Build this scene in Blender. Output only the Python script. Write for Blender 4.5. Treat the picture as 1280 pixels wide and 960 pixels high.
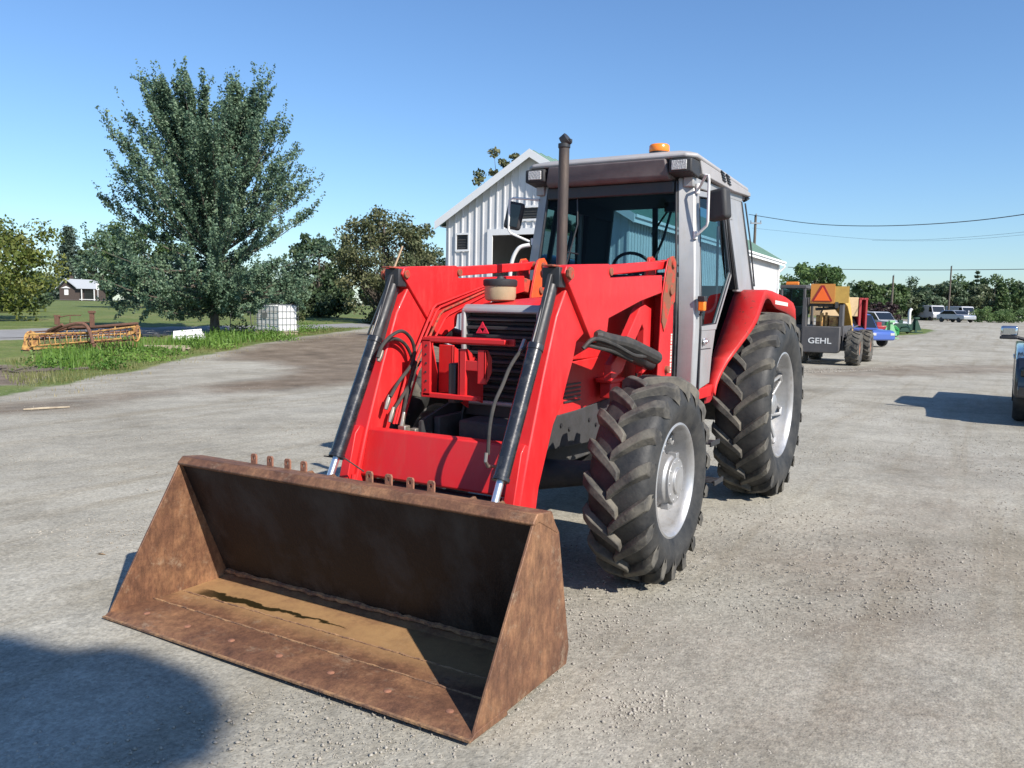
import bpy, math, random
import numpy as np
from mathutils import Vector, Matrix
PI = math.pi
rnd = random.Random(7)
S = bpy.context.scene
for o in list(bpy.data.objects): bpy.data.objects.remove(o)
COL = S.collection

# ------------------------------------------------------------------ camera
CAM = (4.957116, 2.875423, 1.745362); YAW, PITCH, ROLL, FPX = 3.671576, -0.0935122, 0.0190743, 1016.578
def cam_axes():
    f = Vector((math.cos(PITCH)*math.cos(YAW), math.cos(PITCH)*math.sin(YAW), math.sin(PITCH)))
    r = Vector((math.sin(YAW), -math.cos(YAW), 0)); u = r.cross(f)
    return r*math.cos(ROLL)+u*math.sin(ROLL), -r*math.sin(ROLL)+u*math.cos(ROLL), f
CR, CU, CFW = cam_axes()
cd = bpy.data.cameras.new('camera'); cam = bpy.data.objects.new('camera', cd); COL.objects.link(cam)
cam.matrix_world = Matrix(((CR.x, CU.x, -CFW.x, CAM[0]), (CR.y, CU.y, -CFW.y, CAM[1]), (CR.z, CU.z, -CFW.z, CAM[2]), (0, 0, 0, 1)))
cd.sensor_fit = 'HORIZONTAL'; cd.sensor_width = 36; cd.lens = 36*FPX/1280; cd.clip_start = .05; cd.clip_end = 6000
S.camera = cam

# ------------------------------------------------------------------ light
SUN = Vector((.30, 1.0, .85)).normalized()
el = math.asin(SUN.z)
w = bpy.data.worlds.new('World'); S.world = w; w.use_nodes = True
nt = w.node_tree; bgn = nt.nodes['Background']
sky = nt.nodes.new('ShaderNodeTexSky'); sky.sky_type = 'NISHITA'; sky.sun_disc = False
sky.sun_elevation = el; sky.sun_rotation = math.atan2(SUN.x, SUN.y)
sky.altitude = 0; sky.air_density = 1.15; sky.dust_density = .25; sky.ozone_density = 3.2
tint = nt.nodes.new('ShaderNodeMix'); tint.data_type = 'RGBA'; tint.blend_type = 'MULTIPLY'; tint.inputs[0].default_value = 1; tint.inputs[7].default_value = (.83, 1.03, 1.27, 1)
nt.links.new(sky.outputs[0], tint.inputs[6]); nt.links.new(tint.outputs[2], bgn.inputs[0]); bgn.inputs[1].default_value = .080
sd = bpy.data.lights.new('sun', 'SUN'); sd.energy = 4.9; sd.angle = math.radians(.53); sd.color = (1, .93, .83)
so = bpy.data.objects.new('sun', sd); COL.objects.link(so); so.rotation_euler = (-SUN).to_track_quat('-Z', 'Y').to_euler(); so.location = (0, 0, 30)
S.view_settings.view_transform = 'Standard'; S.view_settings.look = 'None'; S.view_settings.gamma = 1
S.view_settings.use_curve_mapping = False; S.view_settings.exposure = 0.68

# ------------------------------------------------------------------ frames of reference
F2 = Vector((math.cos(YAW), math.sin(YAW), 0)); R2 = Vector((math.sin(YAW), -math.cos(YAW), 0))
def sm(a, b, x):
    t = np.clip((x-a)/(b-a), 0, 1); return t*t*(3-2*t)
def tz_rf(r, f):                       # height of the land: r metres to the right of, f metres ahead of the yard's corner
    az = r/np.maximum(np.abs(f), 1)
    L = .12*sm(20, 27, f)+.36*sm(25, 36, f)+.3*sm(38, 62, f)+.72*sm(60, 190, f)
    Rr = 1.0*sm(38, 100, f)+.48*sm(95, 200, f)
    k = sm(-.22, .05, az)
    return np.where(f > 0, L*(1-k)+Rr*k, 0)
def rf(x, y):
    dx, dy = x-CAM[0], y-CAM[1]
    return dx*R2.x+dy*R2.y, dx*F2.x+dy*F2.y
def tz(x, y):
    r, f = rf(x, y); return float(tz_rf(np.float64(r), np.float64(f)))
def P(r, f, z=None):                   # a place on the land, z above it
    v = Vector((CAM[0], CAM[1], 0))+R2*r+F2*f
    v.z = tz(v.x, v.y)+(z or 0); return v
def ray(px, py): return CFW+CR*((px-640)/FPX)+CU*((480-py)/FPX)
def U(px, py, ax, v):
    d = ray(px, py); o = Vector(CAM); i = 'xyz'.index(ax); return o+d*((v-o[i])/d[i])
def G(px, py):
    d = ray(px, py); o = Vector(CAM); t = 1.0
    for k in range(4000):
        q = o+d*t
        if q.z <= tz(q.x, q.y): return q
        t *= 1.004; t += .01
    return o+d*300
ROTV = math.atan2(R2.y, R2.x)          # local x = right, local y = away

# ------------------------------------------------------------------ materials
M = {}
def mat(name, col, rough=.6, metal=0, var=.0, vscale=6, col2=None, bump=0, bscale=60, spec=.5, coat=0, detail=6, thr=None, dist=0, stretch=None):
    m = bpy.data.materials.new(name); m.use_nodes = True; t = m.node_tree; N = t.nodes; Lk = t.links
    b = N['Principled BSDF']; b.inputs['Roughness'].default_value = rough; b.inputs['Metallic'].default_value = metal
    b.inputs['Specular IOR Level'].default_value = spec; b.inputs['Coat Weight'].default_value = coat
    b.inputs['Base Color'].default_value = (*col, 1)
    tc = N.new('ShaderNodeTexCoord'); mp = N.new('ShaderNodeMapping'); Lk.new(tc.outputs['Object'], mp.inputs[0])
    if stretch: mp.inputs['Scale'].default_value = stretch
    if col2 is not None:
        n = N.new('ShaderNodeTexNoise'); n.inputs['Scale'].default_value = vscale; n.inputs['Detail'].default_value = detail; n.inputs['Roughness'].default_value = .65
        n.inputs['Distortion'].default_value = dist
        Lk.new(mp.outputs[0], n.inputs[0])
        r = N.new('ShaderNodeValToRGB'); a, c = thr or (.35, .7)
        r.color_ramp.elements[0].position = a; r.color_ramp.elements[1].position = c
        r.color_ramp.elements[0].color = (*col, 1); r.color_ramp.elements[1].color = (*col2, 1)
        Lk.new(n.outputs[0], r.inputs[0]); Lk.new(r.outputs[0], b.inputs['Base Color'])
        rr = N.new('ShaderNodeMapRange'); rr.inputs[1].default_value = a; rr.inputs[2].default_value = c
        rr.inputs[3].default_value = rough; rr.inputs[4].default_value = min(1, rough+.25); Lk.new(n.outputs[0], rr.inputs[0]); Lk.new(rr.outputs[0], b.inputs['Roughness'])
    if bump:
        n2 = N.new('ShaderNodeTexNoise'); n2.inputs['Scale'].default_value = bscale; n2.inputs['Detail'].default_value = 5
        Lk.new(mp.outputs[0], n2.inputs[0]); bp = N.new('ShaderNodeBump'); bp.inputs['Strength'].default_value = bump; bp.inputs['Distance'].default_value = .01
        Lk.new(n2.outputs[0], bp.inputs['Height']); Lk.new(bp.outputs[0], b.inputs['Normal'])
    M[name] = m; return m
def weathered(name, base, faded, chip, rough=.45, metal=0, cth=(.70, .73), dust=(.35, .22, .16), damt=.35, coat=0, sc=1.0):
    m = bpy.data.materials.new(name); m.use_nodes = True; t = m.node_tree; N = t.nodes; Lk = t.links; b = N['Principled BSDF']; tc = N.new('ShaderNodeTexCoord')
    def noise(k, det, ro, st=(1, 1, 1)):
        mp = N.new('ShaderNodeMapping'); mp.inputs['Scale'].default_value = st; Lk.new(tc.outputs['Object'], mp.inputs[0]); n = N.new('ShaderNodeTexNoise'); n.inputs['Scale'].default_value = k*sc; n.inputs['Detail'].default_value = det; n.inputs['Roughness'].default_value = ro; Lk.new(mp.outputs[0], n.inputs[0]); return n.outputs[0]
    def rng(v, a, c, lo=0, hi=1):
        r = N.new('ShaderNodeMapRange'); Lk.new(v, r.inputs[0]); r.inputs[1].default_value = a; r.inputs[2].default_value = c; r.inputs[3].default_value = lo; r.inputs[4].default_value = hi; return r.outputs[0]
    def mix(f, a, c):
        x = N.new('ShaderNodeMix'); x.data_type = 'RGBA'; Lk.new(f, x.inputs[0])
        for i, q in ((6, a), (7, c)):
            if isinstance(q, tuple): x.inputs[i].default_value = (*q, 1)
            else: Lk.new(q, x.inputs[i])
        return x.outputs[2]
    n1 = noise(2.6, 7, .65); n2 = noise(22, 8, .75); n3 = noise(7, 10, .8, (1, 1, .22)); n4 = noise(60, 4, .7)
    c = mix(rng(n1, .35, .7), base, faded); c = mix(rng(n3, .52, .78, 0, damt), c, dust); c = mix(rng(n2, cth[0], cth[1]), c, chip)
    Lk.new(c, b.inputs['Base Color']); Lk.new(rng(n3, .4, .75, rough, rough+.3), b.inputs['Roughness']); b.inputs['Metallic'].default_value = metal; b.inputs['Coat Weight'].default_value = coat
    bp = N.new('ShaderNodeBump'); bp.inputs['Strength'].default_value = .12; bp.inputs['Distance'].default_value = .004; Lk.new(n4, bp.inputs['Height']); Lk.new(bp.outputs[0], b.inputs['Normal'])
    M[name] = m
weathered('red', (.60, .012, .015), (.52, .024, .024), (.13, .035, .025), .42, coat=.06, dust=(.34, .10, .08), damt=.28, cth=(.68, .71))
weathered('red_worn', (.58, .012, .015), (.50, .03, .025), (.15, .045, .03), .45, cth=(.60, .625), dust=(.34, .12, .09), damt=.4)
weathered('barn_white', (.64, .64, .65), (.56, .56, .565), (.33, .25, .19), .6, 0, (.73, .78), (.40, .38, .34), .55, sc=.35)
weathered('silver', (.37, .37, .375), (.31, .31, .31), (.14, .12, .10), .42, .35, (.72, .76), (.22, .19, .15), .5)
weathered('silver_roof', (.34, .33, .335), (.28, .27, .27), (.16, .14, .12), .55, .05, (.72, .76), (.2, .18, .15), .5)
weathered('rim', (.46, .46, .465), (.34, .335, .33), (.16, .10, .07), .36, .6, (.66, .70), (.20, .16, .12), .8, sc=1.6)
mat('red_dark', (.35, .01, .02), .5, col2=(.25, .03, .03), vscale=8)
mat('orange_red', (.75, .10, .02), .55, col2=(.45, .06, .02), vscale=12)
mat('rust_red', (.50, .05, .03), .7, col2=(.16, .06, .035), vscale=16, thr=(.42, .58), bump=.3)
mat('rust_link', (.20, .075, .04), .8, col2=(.40, .04, .025), vscale=14, thr=(.5, .6), bump=.4)
mat('roof_brown', (.088, .070, .074), .5, col2=(.13, .11, .11), vscale=7)
mat('black', (.018, .019, .022), .38, col2=(.035, .035, .038), vscale=12)
mat('black_paint', (.014, .015, .018), .26, col2=(.05, .05, .05), vscale=18, thr=(.5, .8), coat=.3, bump=.06)
mat('black_plastic', (.022, .023, .026), .55, bump=.15, bscale=120, col2=(.035, .035, .037))
mat('hose', (.022, .021, .02), .6, col2=(.05, .045, .04), vscale=20)
mat('chrome', (.72, .72, .73), .30, .9)
mat('steel', (.42, .40, .37), .4, .85, col2=(.3, .25, .2), vscale=20)
mat('brass', (.45, .33, .2), .45, .7)
mat('chassis', (.045, .046, .05), .7, col2=(.09, .085, .075), vscale=9, bump=.3, thr=(.45, .7))
mat('chassis_grey', (.048, .048, .052), .6, col2=(.03, .03, .03), vscale=9, bump=.2)
mat('amber', (.85, .22, .02), .25, coat=.3)
mat('lamp_glass', (.30, .30, .30), .2, bump=.9, bscale=90, col2=(.55, .55, .55), vscale=70)
mat('seat', (.03, .032, .035), .9, bump=.4, bscale=80)
mat('exhaust', (.10, .075, .062), .55, .4, col2=(.055, .05, .05), vscale=9, bump=.2, stretch=(1, 1, .3))
mat('cup', (.42, .33, .21), .35, col2=(.30, .23, .14), vscale=9)
mat('white', (.72, .72, .71), .55, col2=(.6, .6, .58), vscale=6)
mat('decal', (.66, .64, .58), .6, col2=(.45, .30, .26), vscale=60, thr=(.5, .62))
mat('emblem', (.60, .02, .05), .4)
mat('rust_brown', (.16, .075, .05), .85, col2=(.09, .05, .035), vscale=14, bump=.4)
mat('tan_silt', (.30, .17, .085), .85, col2=(.13, .07, .045), vscale=18, bump=.5, thr=(.4, .6))
mat('wood', (.30, .24, .17), .8, col2=(.2, .16, .12), vscale=10, stretch=(1, 6, 6))
mat('pale_wood', (.42, .36, .26), .8, col2=(.25, .2, .15), vscale=10)
mat('yellow', (.50, .29, .09), .8, col2=(.19, .08, .04), vscale=7, thr=(.42, .62))
mat('yellow_boom', (.62, .38, .08), .5, col2=(.5, .3, .07), vscale=5)
mat('tan', (.50, .36, .20), .7, col2=(.42, .3, .17), vscale=3)
mat('blue', (.05, .10, .34), .35, coat=.4)
mat('green', (.015, .20, .045), .4)
mat('dark_green', (.012, .05, .03), .5)
mat('pale_green', (.2, .42, .22), .6)
mat('grey_machine', (.06, .058, .062), .55, col2=(.09, .085, .085), vscale=4)
mat('orange_sign', (.95, .15, .02), .5); mat('orange_plate', (.60, .24, .05), .6)
mat('truck_paint', (.012, .014, .02), .16, coat=.8)
mat('mirror_cap', (.55, .56, .6), .1, .95)
mat('tinted', (.01, .012, .014), .08, coat=.3)
mat('bark', (.075, .06, .047), .9, col2=(.13, .115, .095), vscale=14, bump=1, bscale=30, stretch=(1, 1, .3))
mat('brick', (.075, .055, .048), .9, col2=(.06, .045, .04), vscale=3)
mat('roof_grey', (.34, .36, .38), .7)
mat('pole_wood', (.09, .075, .06), .9, col2=(.13, .11, .09), vscale=5)
mat('wire', (.02, .02, .02), .6)
mat('cage', (.33, .34, .35), .4, .7)
mat('tote_plastic', (.66, .67, .66), .45, col2=(.56, .58, .58), vscale=2)
mat('barn_roof', (.20, .32, .26), .45, col2=(.24, .35, .29), vscale=1.5)
mat('barn_trim', (.78, .78, .78), .5)
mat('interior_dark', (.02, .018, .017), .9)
mat('rust_tab', (.30, .13, .075), .8, col2=(.14, .07, .05), vscale=40, bump=.3)
mat('stone', (.36, .335, .29), .9, col2=(.20, .175, .145), vscale=1.5)
mat('dead_leaf', (.22, .13, .06), .9)

def leafmat(name, c1, c2, trans=.25, rough=.55):
    m = bpy.data.materials.new(name); m.use_nodes = True; t = m.node_tree; N = t.nodes; Lk = t.links
    b = N['Principled BSDF']; out = N['Material Output']; b.inputs['Roughness'].default_value = rough; b.inputs['Specular IOR Level'].default_value = .35
    a = N.new('ShaderNodeAttribute'); a.attribute_name = 'v'
    r = N.new('ShaderNodeValToRGB'); r.color_ramp.elements[0].color = (*c1, 1); r.color_ramp.elements[1].color = (*c2, 1)
    Lk.new(a.outputs['Fac'], r.inputs[0]); Lk.new(r.outputs[0], b.inputs['Base Color'])
    tr = N.new('ShaderNodeBsdfTranslucent'); Lk.new(r.outputs[0], tr.inputs[0])
    mx = N.new('ShaderNodeMixShader'); mx.inputs[0].default_value = trans
    Lk.new(b.outputs[0], mx.inputs[1]); Lk.new(tr.outputs[0], mx.inputs[2]); Lk.new(mx.outputs[0], out.inputs[0])
    M[name] = m; return m
leafmat('leaf_poplar', (.048, .105, .072), (.20, .28, .17), .3, .5)
leafmat('leaf_green', (.045, .09, .03), (.13, .185, .07), .28)
leafmat('leaf_yellow', (.07, .11, .02), (.20, .21, .055), .3)
leafmat('leaf_olive', (.06, .085, .035), (.17, .17, .085), .28)
leafmat('leaf_dark', (.028, .055, .028), (.085, .125, .055), .2)
leafmat('leaf_far', (.05, .085, .045), (.13, .18, .10), .25)
leafmat('leaf_far2', (.07, .10, .05), (.17, .20, .11), .25)
leafmat('leaf_spruce', (.03, .055, .04), (.07, .10, .075), .1)
leafmat('leaf_purple', (.03, .018, .02), (.06, .035, .035), .15)
leafmat('leaf_light', (.07, .13, .045), (.16, .24, .08), .35)
leafmat('grass_blade', (.075, .105, .025), (.22, .22, .085), .3)
leafmat('weed', (.06, .14, .02), (.16, .27, .05), .35)
leafmat('dry', (.2, .17, .08), (.32, .26, .13), .2)

def glass(name, tint, refl=.12):
    m = bpy.data.materials.new(name); m.use_nodes = True; t = m.node_tree; N = t.nodes; Lk = t.links
    out = N['Material Output']; N.remove(N['Principled BSDF'])
    tr = N.new('ShaderNodeBsdfTransparent'); tr.inputs[0].default_value = (*tint, 1)
    gl = N.new('ShaderNodeBsdfGlossy'); gl.inputs['Roughness'].default_value = .02
    fr = N.new('ShaderNodeFresnel'); fr.inputs[0].default_value = 1.22
    mx = N.new('ShaderNodeMixShader'); Lk.new(fr.outputs[0], mx.inputs[0]); Lk.new(tr.outputs[0], mx.inputs[1]); Lk.new(gl.outputs[0], mx.inputs[2]); Lk.new(mx.outputs[0], out.inputs[0])
    M[name] = m
glass('glass', (.37, .54, .60)); glass('glass_clear', (.8, .88, .9))

def rust_mat():
    m = bpy.data.materials.new('rust'); m.use_nodes = True; t = m.node_tree; N = t.nodes; Lk = t.links; b = N['Principled BSDF']
    tc = N.new('ShaderNodeTexCoord')
    def noise(sc, det=8, st=(1, 1, 1), ro=.65, di=0):
        mp = N.new('ShaderNodeMapping'); mp.inputs['Scale'].default_value = st; Lk.new(tc.outputs['Object'], mp.inputs[0])
        n = N.new('ShaderNodeTexNoise'); n.inputs['Scale'].default_value = sc; n.inputs['Detail'].default_value = det; n.inputs['Roughness'].default_value = ro; n.inputs['Distortion'].default_value = di
        Lk.new(mp.outputs[0], n.inputs[0]); return n
    def ramp(n, stops):
        r = N.new('ShaderNodeValToRGB'); e = r.color_ramp.elements
        while len(e) < len(stops): e.new(.5)
        for i, (p, c) in enumerate(stops): e[i].position = p; e[i].color = (*c, 1)
        Lk.new(n.outputs[0], r.inputs[0]); return r
    n1 = noise(3.4, 14, ro=.78); n2 = noise(34, 12, (1, 1, .3), .85); n3 = noise(6, 14, (1, .7, 1), .82, .1); n4 = noise(90, 4)
    base = ramp(n1, [(.30, (.075, .036, .025)), (.47, (.155, .075, .043)), (.64, (.29, .155, .082))])
    fine = ramp(n2, [(.34, (.45, .44, .43)), (.66, (1.35, 1.3, 1.22))])
    mul = N.new('ShaderNodeMix'); mul.data_type = 'RGBA'; mul.blend_type = 'MULTIPLY'; mul.inputs[0].default_value = 1
    Lk.new(base.outputs[0], mul.inputs[6]); Lk.new(fine.outputs[0], mul.inputs[7])
    pale = ramp(n3, [(.55, (0, 0, 0)), (.64, (.5, .5, .5))])      # scraped, dusty patches
    mx = N.new('ShaderNodeMix'); mx.data_type = 'RGBA'; Lk.new(pale.outputs[0], mx.inputs[0]); Lk.new(mul.outputs[2], mx.inputs[6]); mx.inputs[7].default_value = (.33, .25, .17, 1)
    Lk.new(mx.outputs[2], b.inputs['Base Color']); b.inputs['Roughness'].default_value = .62; b.inputs['Metallic'].default_value = .15
    bp = N.new('ShaderNodeBump'); bp.inputs['Strength'].default_value = .35; bp.inputs['Distance'].default_value = .004
    ad = N.new('ShaderNodeMath'); ad.operation = 'ADD'; Lk.new(n4.outputs[0], ad.inputs[0]); Lk.new(n2.outputs[0], ad.inputs[1]); Lk.new(ad.outputs[0], bp.inputs['Height']); Lk.new(bp.outputs[0], b.inputs['Normal'])
    M['rust'] = m
    # the bucket's floor: ochre silt towards the back, an oily wet streak along it
    m2 = m.copy(); m2.name = 'rust_floor'; M['rust_floor'] = m2; t = m2.node_tree; N = t.nodes; Lk = t.links; b = N['Principled BSDF']
    src = b.inputs['Base Color'].links[0].from_socket
    tc = N.new('ShaderNodeTexCoord'); sp = N.new('ShaderNodeSeparateXYZ'); Lk.new(tc.outputs['Object'], sp.inputs[0])
    nz = N.new('ShaderNodeTexNoise'); nz.inputs['Scale'].default_value = 6; nz.inputs['Detail'].default_value = 12; nz.inputs['Roughness'].default_value = .75; Lk.new(tc.outputs['Object'], nz.inputs[0])
    def ma(op, a, c, d=None):
        q = N.new('ShaderNodeMath'); q.operation = op
        for i, z in enumerate((a, c) if d is None else (a, c, d)):
            if isinstance(z, (int, float)): q.inputs[i].default_value = z
            else: Lk.new(z, q.inputs[i])
        return q.outputs[0]
    xw = ma('ADD', sp.outputs[0], ma('MULTIPLY', ma('SUBTRACT', nz.outputs[0], .5), .30))
    def band(v, a, c, soft):
        r1 = N.new('ShaderNodeMapRange'); r1.interpolation_type = 'SMOOTHSTEP'; Lk.new(v, r1.inputs[0]); r1.inputs[1].default_value = a-soft; r1.inputs[2].default_value = a+soft
        r2 = N.new('ShaderNodeMapRange'); r2.interpolation_type = 'SMOOTHSTEP'; Lk.new(v, r2.inputs[0]); r2.inputs[1].default_value = c-soft; r2.inputs[2].default_value = c+soft; r2.inputs[3].default_value = 1; r2.inputs[4].default_value = 0
        return ma('MULTIPLY', r1.outputs[0], r2.outputs[0])
    silt = ma('MULTIPLY', band(xw, 1.60, 1.93, .10), ma('MULTIPLY', nz.outputs[0], 1.5))
    mx1 = N.new('ShaderNodeMix'); mx1.data_type = 'RGBA'; Lk.new(silt, mx1.inputs[0]); Lk.new(src, mx1.inputs[6]); mx1.inputs[7].default_value = (.36, .215, .095, 1)
    nz2 = N.new('ShaderNodeTexNoise'); nz2.inputs['Scale'].default_value = 11; nz2.inputs['Detail'].default_value = 5; Lk.new(tc.outputs['Object'], nz2.inputs[0])
    wob = ma('MULTIPLY', ma('SUBTRACT', nz2.outputs[0], .5), .1)
    # streak centre line: x = 1.80 at y=-1.0 to 1.76 at y=.05, tapering
    ctr = ma('ADD', ma('ADD', sp.outputs[0], ma('MULTIPLY', sp.outputs[1], .05)), wob)
    half = ma('MULTIPLY', ma('SUBTRACT', .24, sp.outputs[1]), .036)
    inside = ma('SUBTRACT', half, ma('ABSOLUTE', ma('SUBTRACT', ctr, 1.775), 0))
    r3 = N.new('ShaderNodeMapRange'); r3.interpolation_type = 'SMOOTHSTEP'; Lk.new(inside, r3.inputs[0]); r3.inputs[1].default_value = -.002; r3.inputs[2].default_value = .010
    wet = ma('MULTIPLY', r3.outputs[0], band(sp.outputs[1], -1.07, .02, .05))
    mx2 = N.new('ShaderNodeMix'); mx2.data_type = 'RGBA'; Lk.new(wet, mx2.inputs[0]); Lk.new(mx1.outputs[2], mx2.inputs[6]); mx2.inputs[7].default_value = (.026, .020, .008, 1)
    Lk.new(mx2.outputs[2], b.inputs['Base Color'])
    rg = N.new('ShaderNodeMapRange'); Lk.new(wet, rg.inputs[0]); rg.inputs[3].default_value = .68; rg.inputs[4].default_value = .3; Lk.new(rg.outputs[0], b.inputs['Roughness'])
rust_mat()
mat('rust_worn_shaded', (.013, .009, .008), .6, .2, col2=(.060, .048, .040), vscale=4.5, thr=(.46, .72), dist=.15, detail=14, bump=.3, bscale=60, stretch=(1, 1, .55))  # scuffed back-plate rust, with the bucket's inner shade darkened into the colour

def tyre_mat():
    m = bpy.data.materials.new('rubber'); m.use_nodes = True; t = m.node_tree; N = t.nodes; Lk = t.links; b = N['Principled BSDF']
    tc = N.new('ShaderNodeTexCoord'); n = N.new('ShaderNodeTexNoise'); n.inputs['Scale'].default_value = 5; n.inputs['Detail'].default_value = 9; n.inputs['Roughness'].default_value = .7
    Lk.new(tc.outputs['Object'], n.inputs[0]); r = N.new('ShaderNodeValToRGB'); e = r.color_ramp.elements
    e[0].position = .38; e[0].color = (.010, .011, .013, 1); e[1].position = .76; e[1].color = (.060, .057, .052, 1)
    Lk.new(n.outputs[0], r.inputs[0]); Lk.new(r.outputs[0], b.inputs['Base Color']); b.inputs['Roughness'].default_value = .62
    n2 = N.new('ShaderNodeTexNoise'); n2.inputs['Scale'].default_value = 70; Lk.new(tc.outputs['Object'], n2.inputs[0])
    bp = N.new('ShaderNodeBump'); bp.inputs['Strength'].default_value = .15; bp.inputs['Distance'].default_value = .01; Lk.new(n2.outputs[0], bp.inputs['Height']); Lk.new(bp.outputs[0], b.inputs['Normal'])
    M['rubber'] = m
tyre_mat()
mat('rubber_worn', (.030, .029, .028), .75, col2=(.14, .128, .105), vscale=6, thr=(.38, .68), bump=.3, bscale=60)

# ------------------------------------------------------------------ mesh helpers
class MB:
    def __init__(s): s.v = []; s.f = []
    def add(s, vs, fs):
        n = len(s.v); s.v += [tuple(v) for v in vs]; s.f += [tuple(i+n for i in f) for f in fs]; return s
    def box(s, c, d, rot=None, taper=None):
        hx, hy, hz = d[0]/2, d[1]/2, d[2]/2; vs = []
        for z in (-1, 1):
            k = 1 if (taper is None or z < 0) else taper
            for x, y in ((-1, -1), (1, -1), (1, 1), (-1, 1)): vs.append(Vector((x*hx*k, y*hy*k, z*hz)))
        if rot is not None: vs = [rot @ v for v in vs]
        vs = [v+Vector(c) for v in vs]
        return s.add(vs, [(3, 2, 1, 0), (4, 5, 6, 7), (0, 1, 5, 4), (1, 2, 6, 5), (2, 3, 7, 6), (3, 0, 4, 7)])
    def bx(s, x0, x1, y0, y1, z0, z1): return s.box(((x0+x1)/2, (y0+y1)/2, (z0+z1)/2), (abs(x1-x0), abs(y1-y0), abs(z1-z0)))
    def prism(s, pr, a, b, ax='y'):      # profile in the other two axes, extruded a..b
        n = len(pr)
        def mk(p, t): return {'y': (p[0], t, p[1]), 'x': (t, p[0], p[1]), 'z': (p[0], p[1], t)}[ax]
        vs = [mk(p, a) for p in pr]+[mk(p, b) for p in pr]
        area = sum(pr[i][0]*pr[(i+1) % n][1]-pr[(i+1) % n][0]*pr[i][1] for i in range(n))
        flip = (area > 0) == (ax in 'xz')
        if (b < a): flip = not flip
        A = tuple(range(n)); B = tuple(range(2*n-1, n-1, -1)); sd = [(i, i+n, (i+1) % n+n, (i+1) % n) for i in range(n)]
        fs = [A, B]+sd
        if flip: fs = [tuple(reversed(f)) for f in fs]
        return s.add(vs, fs)
    def tube(s, path, r, n=8, cap=True, closed=False):
        path = [Vector(p) for p in path]; m = len(path); rr = r if hasattr(r, '__len__') else [r]*m
        vs = []; up = None
        for i, p in enumerate(path):
            a = path[max(i-1, 0)] if not closed else path[i-1]; b = path[min(i+1, m-1)] if not closed else path[(i+1) % m]
            t = (b-a).normalized()
            if up is None:
                up = Vector((0, 0, 1)) if abs(t.z) < .9 else Vector((1, 0, 0))
            e1 = (up-t*up.dot(t)).normalized(); e2 = t.cross(e1); up = e1
            for k in range(n):
                q = 2*PI*k/n; vs.append(p+(e1*math.cos(q)+e2*math.sin(q))*rr[i])
        fs = []
        for i in range(m if closed else m-1):
            j = (i+1) % m
            for k in range(n):
                k2 = (k+1) % n; fs.append((i*n+k, i*n+k2, j*n+k2, j*n+k))
        if cap and not closed: fs += [tuple(reversed(range(n))), tuple((m-1)*n+k for k in range(n))]
        return s.add(vs, fs)
    def lathe(s, prof, c=(0, 0, 0), ax='y', n=48, close=False):     # prof: (radius, along)
        vs = []; m = len(prof)
        for i in range(n):
            q = 2*PI*i/n; cs, sn = math.cos(q), math.sin(q)
            for r, t in prof:
                v = {'y': (r*cs, t, r*sn), 'z': (r*cs, r*sn, t), 'x': (t, r*cs, r*sn)}[ax]
                vs.append((v[0]+c[0], v[1]+c[1], v[2]+c[2]))
        fs = []
        for i in range(n):
            j = (i+1) % n
            for k in range(m if close else m-1):
                k2 = (k+1) % m; fs.append((i*m+k, i*m+k2, j*m+k2, j*m+k))
        return s.add(vs, fs)
    def cyl(s, a, b, r, n=16): return s.tube([a, b], r, n)
    def quad(s, *p): return s.add(p, [tuple(range(len(p)))])
    def slab(s, pts, nrm, t):            # planar polygon given thickness
        nv = Vector(nrm).normalized()*t; n = len(pts); pts = [Vector(p) for p in pts]
        return s.add(pts+[p+nv for p in pts], [tuple(reversed(range(n))), tuple(range(n, 2*n))]+[(i, (i+1) % n, (i+1) % n+n, i+n) for i in range(n)])
    def build(s, name, m, parent=None, bevel=0, smooth=False, seg=2):
        me = bpy.data.meshes.new(name); me.from_pydata(s.v, [], s.f); me.update()
        import bmesh
        bm = bmesh.new(); bm.from_mesh(me); bmesh.ops.recalc_face_normals(bm, faces=bm.faces[:]); bm.to_mesh(me); bm.free()
        o = bpy.data.objects.new(name, me); COL.objects.link(o); me.materials.append(M[m] if isinstance(m, str) else m)
        if parent: o.parent = parent
        if bevel:
            md = o.modifiers.new('bevel', 'BEVEL'); md.width = bevel; md.segments = seg; md.limit_method = 'ANGLE'; md.angle_limit = math.radians(35); md.harden_normals = False
        if smooth or bevel:
            for p in me.polygons: p.use_smooth = True
            try: me.set_sharp_from_angle(angle=math.radians(40))
            except Exception: pass
        return o
def tag(o, label=None, cat=None, group=None, kind=None):
    if label: o['label'] = label
    if cat: o['category'] = cat
    if group: o['group'] = group
    if kind: o['kind'] = kind
    return o
def thing(name, label, cat, loc=(0, 0, 0), rz=0, group=None, scale=1):
    o = bpy.data.objects.new(name, None); COL.objects.link(o); o.location = loc; o.rotation_euler = (0, 0, rz); o.scale = (scale,)*3; o.empty_display_size = .3
    return tag(o, label, cat, group)
def dup(root, loc, rz, label=None, scale=None):
    r = root.copy(); COL.objects.link(r); r.location = loc; r.rotation_euler = (0, 0, rz)
    if scale: r.scale = scale if hasattr(scale, '__len__') else (scale,)*3
    if label: r['label'] = label
    def rec(a, b):
        for ch in a.children:
            c = ch.copy(); COL.objects.link(c); c.parent = b; rec(ch, c)
    rec(root, r); return r
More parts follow.
